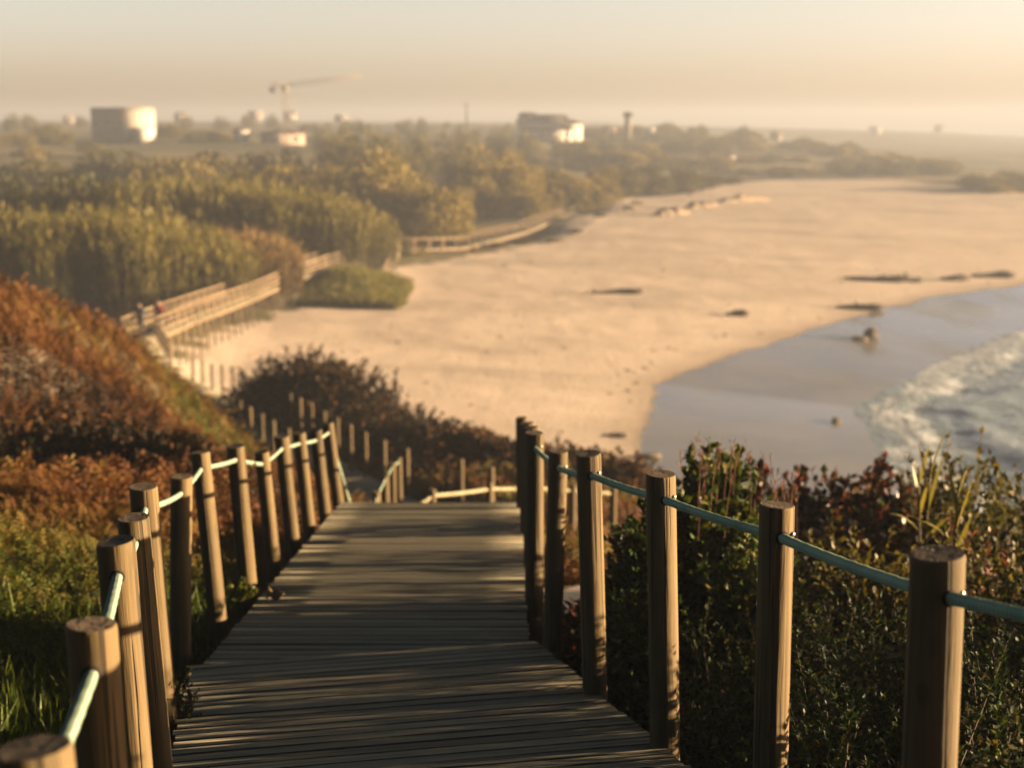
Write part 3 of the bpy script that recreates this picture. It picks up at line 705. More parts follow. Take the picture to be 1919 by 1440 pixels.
# ------------------------------------------------------------------ plants
def leaf_attr(base, n, spread, k, r=rng): 
    return np.repeat(np.clip(base+r.normal(0, spread, n), 0, 1), k)
def bush(name, label, cat, loc, rx, ry, h, ntwig, nleaf, lsize, mat, group=None, seed=0, bare=.45, up=.35, tw=.004, lump=.35, lw=1.0, spike=.14, tmat=None, tone=.5, spread=.28, rz=0.):
    r = np.random.default_rng(seed)
    root = thing(name, label, cat, loc, rz, group)
    th = r.uniform(0, 2*np.pi, ntwig); el = np.arccos(r.uniform(0, 1, ntwig))   # hemisphere
    rad = 1-lump*fbm(np.cos(th)*2.2+5+el, np.sin(th)*2.2+el*1.3, seed, 3)*1.2
    rad = rad/np.percentile(rad, 92)*r.uniform(.74, 1.03, ntwig)
    E = np.stack([np.cos(th)*np.sin(el)*rx*rad, np.sin(th)*np.sin(el)*ry*rad, np.cos(el)*h*rad+.03], 1)
    B = np.stack([r.normal(0, rx*.16, ntwig), r.normal(0, ry*.16, ntwig), np.clip(E[:, 2]-min(rx, ry)*r.uniform(.5, 1.2, ntwig), 0, None)*.9], 1)
    Mid = B*.45+E*.55+np.array((0, 0, 1))*(min(h, rx)*r.uniform(.0, .22, ntwig))[:, None]
    tip = E+np.array((0, 0, 1))*(min(h, 1.3*rx)*r.uniform(0, spike, ntwig))[:, None]+r.normal(0, .3*spike*min(h, 1.3*rx), (ntwig, 3))
    tip[:, 2] = np.maximum(tip[:, 2], .03)
    def bez(t): 
        t = t[..., None]; return (1-t)**2*B[:, None]+2*t*(1-t)*Mid[:, None]+t*t*tip[:, None]
    t = np.sort(r.uniform(bare, 1.0, (ntwig, nleaf)), axis=1); P = bez(t); D = bez(np.minimum(t+.03, 1.03))-P
    D /= np.linalg.norm(D, axis=2)[..., None]+1e-9
    n = ntwig*nleaf; P = P.reshape(-1, 3); D = D.reshape(-1, 3)
    d = D*.55+rvec(n, r)*.8+np.array((0, 0, up)); upv = np.array((0, 0, 1.))+rvec(n, r)*.6
    sz = lsize*r.uniform(.55, 1.2, n)
    V, F = scatter(LEAF_T, LEAF_F, P, d, upv, sz*lw, sz)
    patch = fbm(P[:, 0]*2/max(rx, .3)+seed, P[:, 1]*2/max(ry, .3)+P[:, 2]*1.3, seed+3, 3)
    a_ = np.repeat(np.clip(tone+(patch-.5)*.7+r.normal(0, spread, n), 0, 1), 2)
    mobj('foliage', np_mesh('foliage', V, F, mat, a_), root)
    A = Acc(); tt = np.linspace(0, 1, 6)
    Q = bez(np.broadcast_to(tt, (ntwig, 6)))
    for i in range(0, ntwig, 3): A.tube(Q[i], np.linspace(tw*1.8, tw*.5, 6), 3, cap=False)
    A.obj('branches', tmat or M['twig'], root)
    return root

# --- bracken and heath covering the hillside (one uncountable mass)
def frond_template(pairs=6):
    V = []; F = []
    for i in range(pairs):
        t = i/pairs; y = t; z = .28*math.sin(t*2.4)-.05*t; wd = .36*(1-t)**.8+.03; dy = .10
        for s_ in (-1, 1):
            b0 = len(V)
            V += [(0, y, z), (s_*wd*.55, y+.06, z+.02), (s_*wd, y+dy+.06, z-.06), (s_*wd*.5, y+.15, z+.02)]
            F.append((b0, b0+1, b0+2, b0+3) if s_ > 0 else (b0+3, b0+2, b0+1, b0))
    return np.array(V), np.array(F)
FT, FF_ = frond_template()
FT2, FF2 = frond_template(3)
def bracken(n, x0, x1, y0, y1, size, T, F, seed, keep):
    r = np.random.default_rng(seed)
    X = r.uniform(x0, x1, n); Y = r.uniform(y0, y1, n)
    d, par = seg_dist(X, Y, PATHS); ok = (d > 1.12) & (sand_sd(X, Y) < .5) & keep(X, Y)
    X = X[ok]; Y = Y[ok]; Z = ground(X, Y); n = len(X)
    mound = fbm(X/1.3, Y/1.3, 61, 3)
    Z = Z+np.clip((mound-.35), 0, 1)*.6*r.uniform(.2, 1, n)*np.clip((d[ok]-1.0)/1.2, .1, 1)
    az = r.uniform(0, 2*np.pi, n); tilt = r.uniform(.1, 1.15, n)
    D = np.stack([np.cos(az)*np.cos(tilt), np.sin(az)*np.cos(tilt), np.sin(tilt)], 1)
    sz = size*r.uniform(.55, 1.25, n)
    V, FF = scatter(T, F, np.stack([X, Y, Z], 1), D, np.array((0, 0, 1.))+rvec(n, r)*.35, sz, sz)
    patch = fbm(X/2.2, Y/2.2, 71, 3); big = fbm(X/6, Y/6, 72, 2)
    tone = .33+(patch-.5)*.85+r.normal(0, .10, n)
    gold = sstep(22, 30, Y)*(X < -4)*.22*(big > .35)
    tone = tone+gold+.22*(X > -2.8)*(Y > 17)*(Y < 33)
    green = sstep(14.5, 9.0, Y+.8*(patch-.5)*8)*(X < 0)
    tone = tone*(1-green)+green*(.80+(patch-.5)*.7+r.normal(0, .12, n))
    return V, FF, np.repeat(np.clip(tone, 0, 1), len(F))
parts = [bracken(34000, -9, -1.9, 7.6, 16, .17, FT, FF_, 1, lambda X, Y: (X > -1.5-Y*.42)),
         bracken(36000, -16, 3.5, 14, 34, .38, FT, FF_, 2, lambda X, Y: (X > -1.5-Y*.42)),
         bracken(16000, -18, 5, 30, 62, .55, FT2, FF2, 3, lambda X, Y: (X < 6)),
         bracken(2500, -24, -12, 33, 66, .8, FT2, FF2, 4, lambda X, Y: X > -24)]
Vs = []; Fs = []; As = []; off = 0
for V, F, a_ in parts: Vs.append(V); Fs.append(F+off); As.append(a_); off += len(V)
o = mobj('bracken', np_mesh('bracken', np.vstack(Vs), np.vstack(Fs), M['bracken'], np.concatenate(As)))
tag(o, 'rust brown and golden bracken covering the hillside left of the boardwalk', 'bracken', kind='stuff')

# --- green grass beside the left posts
def grass(n, x0, x1, y0, y1, h, seed, keep, mat, label, wid=.017, tone=.5):
    r = np.random.default_rng(seed); X = r.uniform(x0, x1, n); Y = r.uniform(y0, y1, n)
    d, _ = seg_dist(X, Y, PATHS); ok = (d > 1.04) & keep(X, Y); X = X[ok]; Y = Y[ok]; n = len(X); Z = ground(X, Y)-.02
    cl = fbm(X/.5, Y/.5, 81, 3); az = r.uniform(0, 2*np.pi, n); tilt = r.uniform(.75, 1.5, n)
    D = np.stack([np.cos(az)*np.cos(tilt), np.sin(az)*np.cos(tilt), np.sin(tilt)], 1)
    hh = h*r.uniform(.5, 1.2, n)*(.45+cl)
    V, F = scatter(BLADE_T, BLADE_F, np.stack([X, Y, Z], 1), D, rvec(n, r), wid*r.uniform(.7, 1.4, n), hh)
    a_ = np.repeat(np.clip(tone+(fbm(X/.9, Y/.9, 83)-.5)*.9+r.normal(0, .18, n), 0, 1), 2)
    o = mobj('grass', np_mesh('grass', V, F, mat, a_)); tag(o, label, 'grass', kind='stuff'); return o
grass(52000, -6.5, -1.2, 2.0, 9.6, .32, 5, lambda X, Y: (X < -.9-.12*Y) & (fbm(X/1.5, Y/1.5, 90)-.012*(Y-5) > .24), M['grassblade'], 'bright green grass growing beside the left row of posts')
grass(1300, .9, 6.5, 1.5, 12.0, .34, 6, lambda X, Y: (X > .55+.05*Y), M['straw'], 'thin dry reddish grass stems among the shrubs right of the deck', wid=.006, tone=.35)

# --- shrubs right of the deck
def on(u, v, Y, dz=0.):
    p = px(u, v, Y); return (p.x, Y, gz(p.x, Y)+dz)
def shrub_to(u, vtop, Y):      # height so that the crown reaches photo row vtop at this place
    p = px(u, vtop, Y); return (p.x, Y, gz(p.x, Y)), p.z-gz(p.x, Y)
loc, h = shrub_to(1330, 838, 8.3)
bush('glossy_shrub', 'tall glossy dark green shrub with bare twigs behind the middle right posts', 'shrub', loc, .70, .75, h*.98, 900, 36, .068, M['glossy'], seed=3, bare=.42, tw=.003, lump=.3, lw=1.1, tone=.58, spike=.09)
loc, h = shrub_to(1215, 925, 8.0)
bush('glossy_shrub', 'lower glossy green shrub tucked beside the narrow gap between right posts', 'shrub', loc, .45, .6, h, 400, 34, .066, M['glossy'], seed=4, bare=.3, tone=.36)
loc, h = shrub_to(1420, 955, 7.4)
bush('glossy_shrub', 'low glossy shrub with straw coloured stems right of the tall glossy one', 'shrub', loc, .5, .5, h, 260, 28, .062, M['glossy'], seed=5, bare=.3, tone=.55)
reds = [(1450, 880, 12.2, .8), (1545, 858, 12.6, 1.0), (1640, 862, 12.4, .9), (1720, 892, 12.0, .7), (1590, 940, 10.6, .8)]
rl = ['dark red bramble nearest to the tall glossy shrub', 'red leaved bramble in the middle of the bramble row by the sea', 'red and orange bramble just left of the cane shoots', 'dark bramble behind the cane shoots', 'low orange red bramble in front of the bramble row']
for i, (u, v, Y, rad) in enumerate(reds):
    loc, h = shrub_to(u, v, Y); bush('bramble', rl[i], 'shrub', loc, rad, rad*.9, h, 230, 34, .085, M['redleaf'], 'red brambles above the sea', seed=20+i, bare=.3, lw=1.25, tone=.40, spread=.3, spike=.08)
olv = [(1820, 845, 11.0, 1.0), (1915, 862, 10.5, .9), (1870, 925, 9.2, .8), (1760, 850, 12.8, .8), (2000, 860, 10.0, .9)]
ol = ['tall olive shrub with spiky tips at the sea edge right of the cane shoots', 'gold green shrub at the frame edge against the waves', 'olive gold shrub in front of the two at the sea edge', 'thin dark shrub rising behind the taller cane shoot', 'gold green shrub cut off by the right frame edge']
for i, (u, v, Y, rad) in enumerate(olv):
    loc, h = shrub_to(u, v, Y); bush('olive_shrub', ol[i], 'shrub', loc, rad, rad*.9, h, 240, 32, .065, M['olive'], 'olive shrubs above the sea', seed=30+i, bare=.3, tone=.45)
low = [(1560, 985, 9.0, .8, 'olive'), (1660, 1010, 8.2, .7, 'olive'), (1790, 990, 8.4, .8, 'redleaf'), (1900, 1000, 7.6, .7, 'olive'), (1500, 1055, 7.0, .55, 'fine'), (1600, 1075, 6.2, .6, 'fine'), (1700, 1090, 5.6, .55, 'fine'),
       (1830, 1085, 5.6, .6, 'fine'), (1930, 1105, 5.0, .6, 'fine'), (1360, 1150, 6.4, .5, 'fine'), (1560, 1190, 4.9, .42, 'fine'), (1860, 1230, 4.2, .4, 'fine'), (1330, 1290, 5.8, .35, 'fine'), (1420, 1330, 4.9, .3, 'fine'), (1620, 1330, 4.1, .3, 'fine'), (1180, 1120, 7.4, .35, 'glossy'), (1900, 1330, 3.7, .3, 'fine'), (1075, 1130, 9.6, .45, 'redleaf')]
ll = ['low olive shrub under the red bramble row', 'golden low shrub behind the second right post', 'low red flecked shrub behind the nearest right post top', 'low golden shrub at the frame edge behind the nearest post', 'fine leaved dark shrub right of the second right post top',
      'fine leaved shrub below the teal rope between the first two right posts', 'fine leaved shrub just left of the nearest right post', 'fine leaved shrub just right of the nearest right post', 'fine leaved dark shrub at the right frame edge', 'dark shrub between the second and third right posts under the glossy one',
      'dark fine shrub filling the ground between the two nearest right posts', 'small dark shrub right of the nearest post low down', 'small dark plant at the foot of the third right post', 'small dark plant at the foot of the second right post', 'dark low plant left of the nearest post foot', 'small glossy plant right of the fourth right post', 'small twiggy plant at the lower right corner', 'small rusty plant behind the narrow post gap']
for i, (u, v, Y, rad, mt) in enumerate(low):
    loc, h = shrub_to(u, v, Y); h = max(h, .25)
    bush('low_shrub', ll[i], 'shrub', loc, rad*1.1, rad*1.1, h, 320, 36, .030 if mt == 'fine' else .055, M[mt], 'low shrubs right of the boardwalk', seed=50+i, bare=.3, tw=.0022, tone=.48, spike=.10, up=.1)
# the shrubs go on past the right edge of the view and shade the near deck
for i, (x, y, zt, lb) in enumerate([(2.75, 4.7, 15.5, 'fine leaved shrub just past the right frame edge by the near deck'), (2.55, 3.5, 15.62, 'broad fine leaved shrub beside the nearest deck boards'), (2.7, 2.2, 15.7, 'fine leaved shrub beside the lowest seen deck boards'), (2.75, 5.8, 15.4, 'low fine leaved shrub at the frame edge under the golden one'), (3.3, 6.5, 15.3, 'fine leaved shrub further down the slope past the frame edge'), (3.6, 7.4, 15.1, 'lowest fine leaved shrub down the slope past the frame edge')]):
    bush('low_shrub', lb, 'shrub', (x, y, gz(x, y)), .85, 1.0, zt-gz(x, y), 420, 36, .042, M['fine'], 'low shrubs right of the boardwalk', seed=170+i, bare=.3, tw=.0022, tone=.38, spike=.08, up=.1)
# cane shoots
def cane_shoot(label, loc, h, seed, n=11):
    r = np.random.default_rng(seed); root = thing('cane_shoot', label, 'plant', loc, 0, 'young cane shoots on the slope')
    lean = r.normal(0, .07, 2); zz = np.linspace(0, h, 9); P = np.stack([lean[0]*zz, lean[1]*zz, zz], 1)
    A = Acc(); A.tube(P, np.linspace(.014, .006, 9), 7, .4); A.obj('stalk', M['canestalk'], root, True)
    B = Acc()
    for k in range(n):
        t = .25+.75*k/n; b0 = np.array([np.interp(t*h, zz, P[:, i]) for i in range(3)]); az = k*math.pi+r.normal(0, .5); L = r.uniform(.3, .48)*(1.15-.3*t)
        el = r.uniform(.55, 1.25) if k < n-3 else 1.35
        d = np.array((math.cos(az)*math.cos(el), math.sin(az)*math.cos(el), math.sin(el))); s_ = np.cross(d, (0, 0, 1.)); s_ /= np.linalg.norm(s_)
        q = 6; V = []
        for j in range(q):
            f = j/(q-1); c = b0+d*L*f-np.array((0, 0, 1))*L*.5*f*f*math.cos(el)*1.3; wd = .021*(math.sin(math.pi*min(.95, f*.8+.2)))
            V += [c-s_*wd, c+s_*wd]
        B.add(V, [(2*j, 2*j+1, 2*j+3, 2*j+2) for j in range(q-1)], r.uniform(.3, 1))
    B.obj('leaves', M['cane'], root, True); return root
for i, (u, v, Y, lb) in enumerate([(1738, 852, 9.2, 'tallest cane shoot with upright pale blades above the nearest right post'), (1800, 905, 8.6, 'shorter forked cane shoot just right of the tallest one'), (1752, 880, 9.6, 'thin cane shoot close behind the tallest one')]):
    loc, h = shrub_to(u, v, Y); cane_shoot(lb, loc, h, 70+i)
# thin bare stems above the glossy shrub and right of it
A = Acc(); r = np.random.default_rng(9)
for i in range(38):
    u = r.uniform(1265, 1500); Y = r.uniform(7.4, 8.8); vt = 800+60*r.uniform()**.6+max(0, u-1390)*.75
    p = px(u, vt, Y); z0 = p.z-r.uniform(.25, .6); L = p.z-z0
    q = np.linspace(0, 1, 6); bend = r.normal(0, .08, 2)*L
    A.tube(np.stack([p.x+bend[0]*(q*q-1), np.full(6, Y)+bend[1]*q*q, z0+L*q], 1), np.linspace(.0026, .0010, 6), 3, r.uniform(), cap=False)
    for k in range(5):
        t = r.uniform(.55, 1); c = np.array((p.x+bend[0]*(t*t-1), Y+bend[1]*t*t, z0+L*t)); d = np.array((r.normal(0, .4), r.normal(0, .4), 1.))
        A.tube([c, c+d*.022, c+d*.04], [.0015, .003, .001], 3, r.uniform(), cap=False)
o = A.obj('dry_stems', M['redstem']); tag(o, 'bare reddish seed stems standing out of the tall glossy shrub', 'stems', kind='stuff')
# small weeds at the deck edge
loc = from_zc(335, 1345, 6.55); bush('weed', 'small green weed at the left deck edge beside the near posts', 'weed', (loc.x, loc.y, loc.z-.02), .16, .16, .24, 40, 16, .028, M['fine'], seed=91, bare=.2, tone=.6, tw=.002)
loc = from_zc(478, 1120, 9.6); bush('weed', 'tuft of yellow green weed at the foot of a middle left post', 'weed', (loc.x-.08, loc.y, loc.z-.03), .12, .11, .12, 32, 14, .034, M['grassblade'], seed=92, bare=.2, tone=.7, tw=.002)
# the dark heath mound beyond the crest
hm = [(575, 655, 46.5, 2.6), (510, 690, 46.5, 2.0), (640, 672, 45.5, 2.2), (700, 716, 43.5, 2.1), (765, 758, 41.5, 1.9), (825, 790, 39.5, 1.7), (610, 715, 44, 1.9), (690, 765, 40.5, 1.7), (880, 815, 37, 1.3), (960, 828, 36, 1.3), (1040, 835, 34, 1.2), (1110, 848, 32, 1.2), (1170, 860, 30, 1.1)]
hl = ['dark domed heath shrub at the top of the mound before the beach', 'dark heath shrub on the shaded left flank of the mound by the path', 'rust tipped heath shrub just right of the mound top', 'heath shrub halfway down the sloping edge of the mound', 'heath shrub lower on the mound edge against the sand', 'small heath shrub near the foot of the mound edge',
      'dark heath shrub behind the thin lower fence posts', 'brown heath shrub in the middle of the mound face', 'low rusty shrub at the mound foot against the sand', 'low dark shrub left of the far right hand fence posts', 'low rusty shrub just right of the crest posts', 'brown shrub seen between the right fence posts', 'low brown shrub left of the tall glossy shrub']
for i, (u, v, Y, rad) in enumerate(hm):
    loc, h = shrub_to(u, v, Y); h = max(h, .7)
    bush('heath_shrub', hl[i], 'shrub', loc, rad, rad, h, 330, 28, .15, M['heath'], 'heath shrubs on the mound', seed=110+i, bare=.3, tw=.008, tone=.40 if i < 8 else .72, spread=.25)

for i, (u, v, Y, rad, lb) in enumerate([(30, 782, 18.6, .95, 'dark heath shrub in the shaded dip at the left frame edge'), (125, 772, 19.4, 1.0, 'dark heath shrub in the dip of the bracken slope, widest of the dip'), (225, 790, 19.0, .8, 'dark heath shrub in the dip nearer the posts'), (320, 818, 17.6, .7, 'small dark heath shrub behind the middle left posts')]):
    loc, h = shrub_to(u, v, Y); bush('heath_shrub', lb, 'shrub', loc, rad*1.2, rad, max(h, .5), 240, 28, .10, M['heath'], 'heath shrubs on the bracken slope', seed=140+i, bare=.3, tw=.006, tone=.28)
# ------------------------------------------------------------------ canes, bushes and trees behind the beach
def cane_clump_meshes(seed, r0=2.3, h=6.0, n=230, nl=15, mat='cane'):
    r = np.random.default_rng(seed); A = Acc(); a_ = r.uniform(0, 6.28, n); rr_ = r0*np.sqrt(r.uniform(0, 1, n)); bx, by = rr_*np.cos(a_), rr_*np.sin(a_)
    H = h*r.uniform(.72, 1.0, n)*(1-.28*(rr_/r0)**2); lx = bx/r0*.12+r.normal(0, .05, n); ly = by/r0*.12+r.normal(0, .05, n)
    P = []; D = []
    for i in range(n):
        z = np.linspace(0, H[i], 4); q = z/H[i]
        A.tube(np.stack([bx[i]+lx[i]*H[i]*q*q, by[i]+ly[i]*H[i]*q*q, z], 1), np.linspace(.022, .010, 4), 3, r.uniform(), cap=False)
    t = r.uniform(.22, 1, (n, nl)); q = t
    P = np.stack([bx[:, None]+lx[:, None]*H[:, None]*q*q, by[:, None]+ly[:, None]*H[:, None]*q*q, H[:, None]*q], -1).reshape(-1, 3)
    az = r.uniform(0, 6.28, n*nl); el = r.uniform(.1, 1.0, n*nl)+.35*(t.ravel() > .85)
    D = np.stack([np.cos(az)*np.cos(el), np.sin(az)*np.cos(el), np.sin(el)], 1); L = r.uniform(.45, .8, n*nl)
    V, F = scatter(BLADE_T*np.array((1, 1, 1.6)), BLADE_F, P, D, np.array((0, 0, 1.))+rvec(n*nl, r)*.4, .075, L)
    lm = np_mesh('leaves', V, F, M[mat], np.repeat(np.clip(.15+.6*t.ravel()**1.5+r.normal(0, .15, n*nl), 0, 1), 2))  # leaf tone darkens towards the base, painting in shade from neighbouring canes
    return A.mesh('stalks', M['canestalk']), lm
def shrub_meshes(seed, rx=2.5, h=3.2, n=5200, mat='tamarisk', leaf=.26, lobes=16):
    r = np.random.default_rng(seed); th = r.uniform(0, 6.28, lobes); el = np.arccos(r.uniform(.0, 1, lobes)); q = r.uniform(.35, .8, lobes)
    Cc = np.stack([np.cos(th)*np.sin(el)*rx*q, np.sin(th)*np.sin(el)*rx*q, np.cos(el)*h*q*.95+h*.12], 1)
    k = r.integers(0, lobes, n); v = rvec(n, r)*(r.uniform(.3, 1, n)**.5)[:, None]
    P = Cc[k]+v*np.array((rx*.42, rx*.42, h*.30))*r.uniform(.75, 1.1, lobes)[k][:, None]; P[:, 2] = np.maximum(P[:, 2], .05)
    D = v*.6+rvec(n, r)*.6+np.array((0, 0, .55)); sz = leaf*r.uniform(.5, 1.4, n)
    V, F = scatter(LEAF_T, LEAF_F, P, D, np.array((0, 0, 1.))+rvec(n, r), sz*.8, sz)
    fol = np_mesh('crown', V, F, M[mat], np.repeat(np.clip(.5+r.normal(0, .16, lobes)[k]+r.normal(0, .16, n), 0, 1), 2))
    A = Acc()
    for c in Cc[:9]:
        A.tube([(c[0]*.06, c[1]*.06, -.2), (c[0]*.4, c[1]*.4, c[2]*.5), tuple(c)], [.09, .06, .02], 5)
    return A.mesh('stems', M['trunk']), fol
def make_kind(name, cat, parts):
    root = bpy.data.objects.new(name, None); C.objects.link(root); tag(root, 'plant', cat)
    for pn, me in parts: mobj(pn, me, root)
    return root
KIND = {}
def place(kind, u, vb, Y, vt, label, group, wide=1.0, z=None):
    """copy of a plant kind at image column u and distance Y, tall enough to reach row vt"""
    lst, h0, used = KIND[kind]
    i = used[0] % len(lst); p = px(u, vt, Y); g0 = gz(p.x, Y)
    H = max(.6 if Y < 300 else 1.7, p.z-g0); sc = H/h0
    wx = wide*sc**.5 if sc < 1 else wide*sc**.75
    loc = (p.x, Y, g0-.1); rz = random.uniform(0, 6.28)
    if used[0] < len(lst):
        o = lst[i]; o.location = loc; o.rotation_euler = (0, 0, rz); o.scale = (wx, wx, sc); o['label'] = label; o['group'] = group
    else:
        o = copy_thing(lst[i], loc, rz, (wx, wx, sc), label, group)
    used[0] += 1
    return o
def kind(key, name, cat, h, gens): KIND[key] = ([make_kind(name, cat, p) for p in gens], h, [0])
def cm(s, **k): a_, b_ = cane_clump_meshes(s, **k); return [('stalks', a_), ('leaves', b_)]
def sm_(s, **k): a_, b_ = shrub_meshes(s, **k); return [('stems', a_), ('foliage', b_)]
def tm(s, **k): a_, b_ = shrub_meshes(s, **k); return [('trunk', a_), ('crown', b_)]
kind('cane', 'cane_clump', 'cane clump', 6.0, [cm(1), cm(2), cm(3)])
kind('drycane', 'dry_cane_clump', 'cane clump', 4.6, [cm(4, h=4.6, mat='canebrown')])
kind('tam', 'tamarisk_bush', 'bush', 3.6, [sm_(5), sm_(6), sm_(7)])
kind('bushg', 'green_bush', 'bush', 3.6, [sm_(8, mat='olive'), sm_(9, mat='olive')])
kind('tree', 'coastal_tree', 'tree', 7.0, [tm(10, rx=3.4, h=6.6, n=7000, mat='darktree', leaf=.34, lobes=24), tm(11, rx=3.6, h=6.6, n=7000, mat='darktree', leaf=.34, lobes=22)])
kind('scrub', 'dune_scrub', 'bush', 2.4, [sm_(12, rx=3.2, h=2.3, n=3500, mat='olive', leaf=.3), sm_(13, rx=3.2, h=2.3, n=3500, mat='tamarisk', leaf=.3), sm_(14, rx=3.2, h=2.3, n=3500, mat='darktree', leaf=.3)])
def seq(kind_, items, label, group, wide=1.0):
    for (u, Y, vt) in items: place(kind_, u+random.uniform(-6, 6), 0, Y*random.uniform(.985, 1.015), vt+random.uniform(-5, 5), label, group, wide)
# front cane bed behind the railed boardwalk
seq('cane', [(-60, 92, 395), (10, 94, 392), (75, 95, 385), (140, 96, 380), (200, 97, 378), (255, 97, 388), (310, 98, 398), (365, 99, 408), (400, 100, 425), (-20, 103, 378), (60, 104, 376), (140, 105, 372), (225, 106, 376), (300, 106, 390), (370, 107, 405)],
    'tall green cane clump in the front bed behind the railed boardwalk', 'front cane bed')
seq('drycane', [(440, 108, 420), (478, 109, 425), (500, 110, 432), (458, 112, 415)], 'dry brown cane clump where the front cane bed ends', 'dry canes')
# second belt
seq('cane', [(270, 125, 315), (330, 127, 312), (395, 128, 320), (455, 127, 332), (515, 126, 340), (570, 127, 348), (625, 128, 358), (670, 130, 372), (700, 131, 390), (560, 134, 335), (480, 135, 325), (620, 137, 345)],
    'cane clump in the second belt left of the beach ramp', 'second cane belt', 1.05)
seq('bushg', [(90, 128, 328), (150, 130, 325), (205, 132, 332), (-10, 124, 322), (35, 126, 330), (120, 138, 315), (230, 140, 318)], 'rounded olive bush in the second belt behind the front canes', 'olive bushes')
# third belt, brown tamarisks
seq('tam', [(640, 172, 300), (700, 175, 285), (755, 172, 300), (800, 168, 335), (760, 165, 350), (560, 175, 305), (820, 175, 360), (690, 190, 268), (740, 195, 275), (480, 178, 300)], 'golden brown bush in the third belt behind the cane belt', 'golden brown bushes', 1.25)
seq('tree', [(640, 235, 228), (700, 228, 222), (745, 240, 235), (625, 250, 236), (800, 262, 238), (850, 255, 240)], 'tall hazy tree rising behind the golden brown bushes', 'tall hazy trees', .9)
seq('tam', [(900, 205, 300), (935, 212, 268), (870, 200, 330), (960, 206, 300), (910, 222, 265), (1010, 212, 315), (1060, 216, 318), (1100, 220, 325), (1035, 228, 300), (850, 195, 345), (990, 200, 345), (1130, 235, 305)], 'golden brown bush behind the long walkway railing', 'bushes behind the long walkway', 1.15)
seq('bushg', [(1180, 250, 310), (1230, 258, 315), (1280, 262, 310), (1330, 270, 318), (1150, 265, 300), (1380, 282, 322), (1210, 280, 300), (1300, 290, 305)], 'hazy low bush at the back of the sand near the walkers', 'low bushes behind the sand', 1.2)
seq('tree', [(880, 330, 230), (940, 335, 228), (1000, 338, 240), (1060, 345, 252), (1110, 350, 258), (610, 330, 226), (1390, 470, 233), (1365, 480, 243), (1180, 400, 258)], 'far hazy dark tree on the skyline behind the bushes', 'skyline trees', .9)
seq('scrub', [(1100, 330, 285), (1160, 335, 280), (1220, 340, 285), (1280, 345, 290), (1340, 350, 290), (1400, 345, 308), (1460, 350, 312), (1520, 352, 315), (1580, 358, 318), (1640, 372, 318), (1700, 380, 320), (1755, 390, 322), (1130, 380, 262), (1200, 400, 262), (1270, 410, 258), (1340, 420, 258), (1410, 430, 262), (1480, 440, 265), (1550, 450, 268), (1610, 450, 278), (1670, 440, 290), (1730, 430, 305), (1500, 390, 292), (1590, 400, 298), (1440, 385, 290), (1360, 380, 285), (1660, 405, 305)],
    'hazy scrub bush on the far dune at the end of the beach', 'far dune scrub', 1.3)
seq('scrub', [(1838, 270, 332), (1878, 276, 324), (1918, 272, 328), (1900, 264, 342), (1858, 266, 340), (1815, 290, 330), (1890, 305, 318), (1940, 292, 320)], 'hazy bush standing on the sand at the far right of the beach', 'far right bushes', 1.2)
seq('scrub', [(60, 205, 296), (210, 212, 294), (300, 208, 290), (400, 215, 292), (500, 220, 292), (60, 275, 270), (170, 280, 268), (400, 278, 286), (20, 330, 240), (90, 335, 238), (360, 345, 242), (400, 350, 240), (330, 370, 232)], 'hedge bush in the hazy fields below the houses', 'hedges in the fields', 1.3)
seq('tree', [(20, 480, 212), (60, 500, 210), (150, 540, 216), (350, 520, 212), (420, 500, 210), (470, 520, 205), (515, 540, 214)], 'small far tree on the hazy horizon beside the houses', 'horizon trees', 1.0)
rq = random.Random(5)
for i in range(70):
    u = rq.uniform(1040, 1790); Y = rq.uniform(335, 350+min(170, (1850-u)*.45)); p = px(u, 260, Y); z = gz(p.x, Y)
    a_ = math.atan((ZC-z-rq.uniform(1.6, 3.6))/Y); seq('scrub', [(u, Y, 720+FPX*math.tan(a_-PITCH))], 'hazy scrub bush on the far dune at the end of the beach', 'far dune scrub', 1.3)
for i in range(34):
    u = rq.uniform(560, 1350); Y = rq.uniform(360, 560); p = px(u, 240, Y); z = gz(p.x, Y)
    a_ = math.atan((ZC-z-rq.uniform(3.0, 5.5))/Y); place('tree', u, 0, Y, 720+FPX*math.tan(a_-PITCH), 'far hazy dark tree on the skyline behind the bushes', 'skyline trees', .8)
# green grassy mound between the boardwalk and the ramp
def mound_cover():
    r = np.random.default_rng(77); n = 12000; X = r.uniform(-18, -8.5, n); Y = r.uniform(108, 126, n); Z = ground(X, Y)
    hb = .85*np.exp(-((X+13.3+.10*(Y-117))/3.1)**2-((Y-117)/7.5)**2)*(.55+.9*fbm(X/1.7, Y/2.6, 19, 3))
    ok = (hb > .05); X, Y, Z, hb = X[ok], Y[ok], Z[ok], hb[ok]; n = len(X)
    az = r.uniform(0, 6.28, n); el = r.uniform(.4, 1.4, n); D = np.stack([np.cos(az)*np.cos(el), np.sin(az)*np.cos(el), np.sin(el)], 1)
    V, F = scatter(BLADE_T, BLADE_F, np.stack([X, Y, Z+hb*1.25*r.uniform(.3, 1, n)], 1), D, rvec(n, r), .10, .75)
    o = mobj('mound_grass', np_mesh('mound_grass', V, F, M['moundgrass'], np.repeat(np.clip(.30+.55*fbm(X/1.5, Y/2, 23)+r.normal(0, .15, n), 0, 1), 2)))
    tag(o, 'bright green grass mound between the railed boardwalk and the ramp', 'grass', kind='stuff')
mound_cover()
grass_far = [(960, 148, 1.0)]
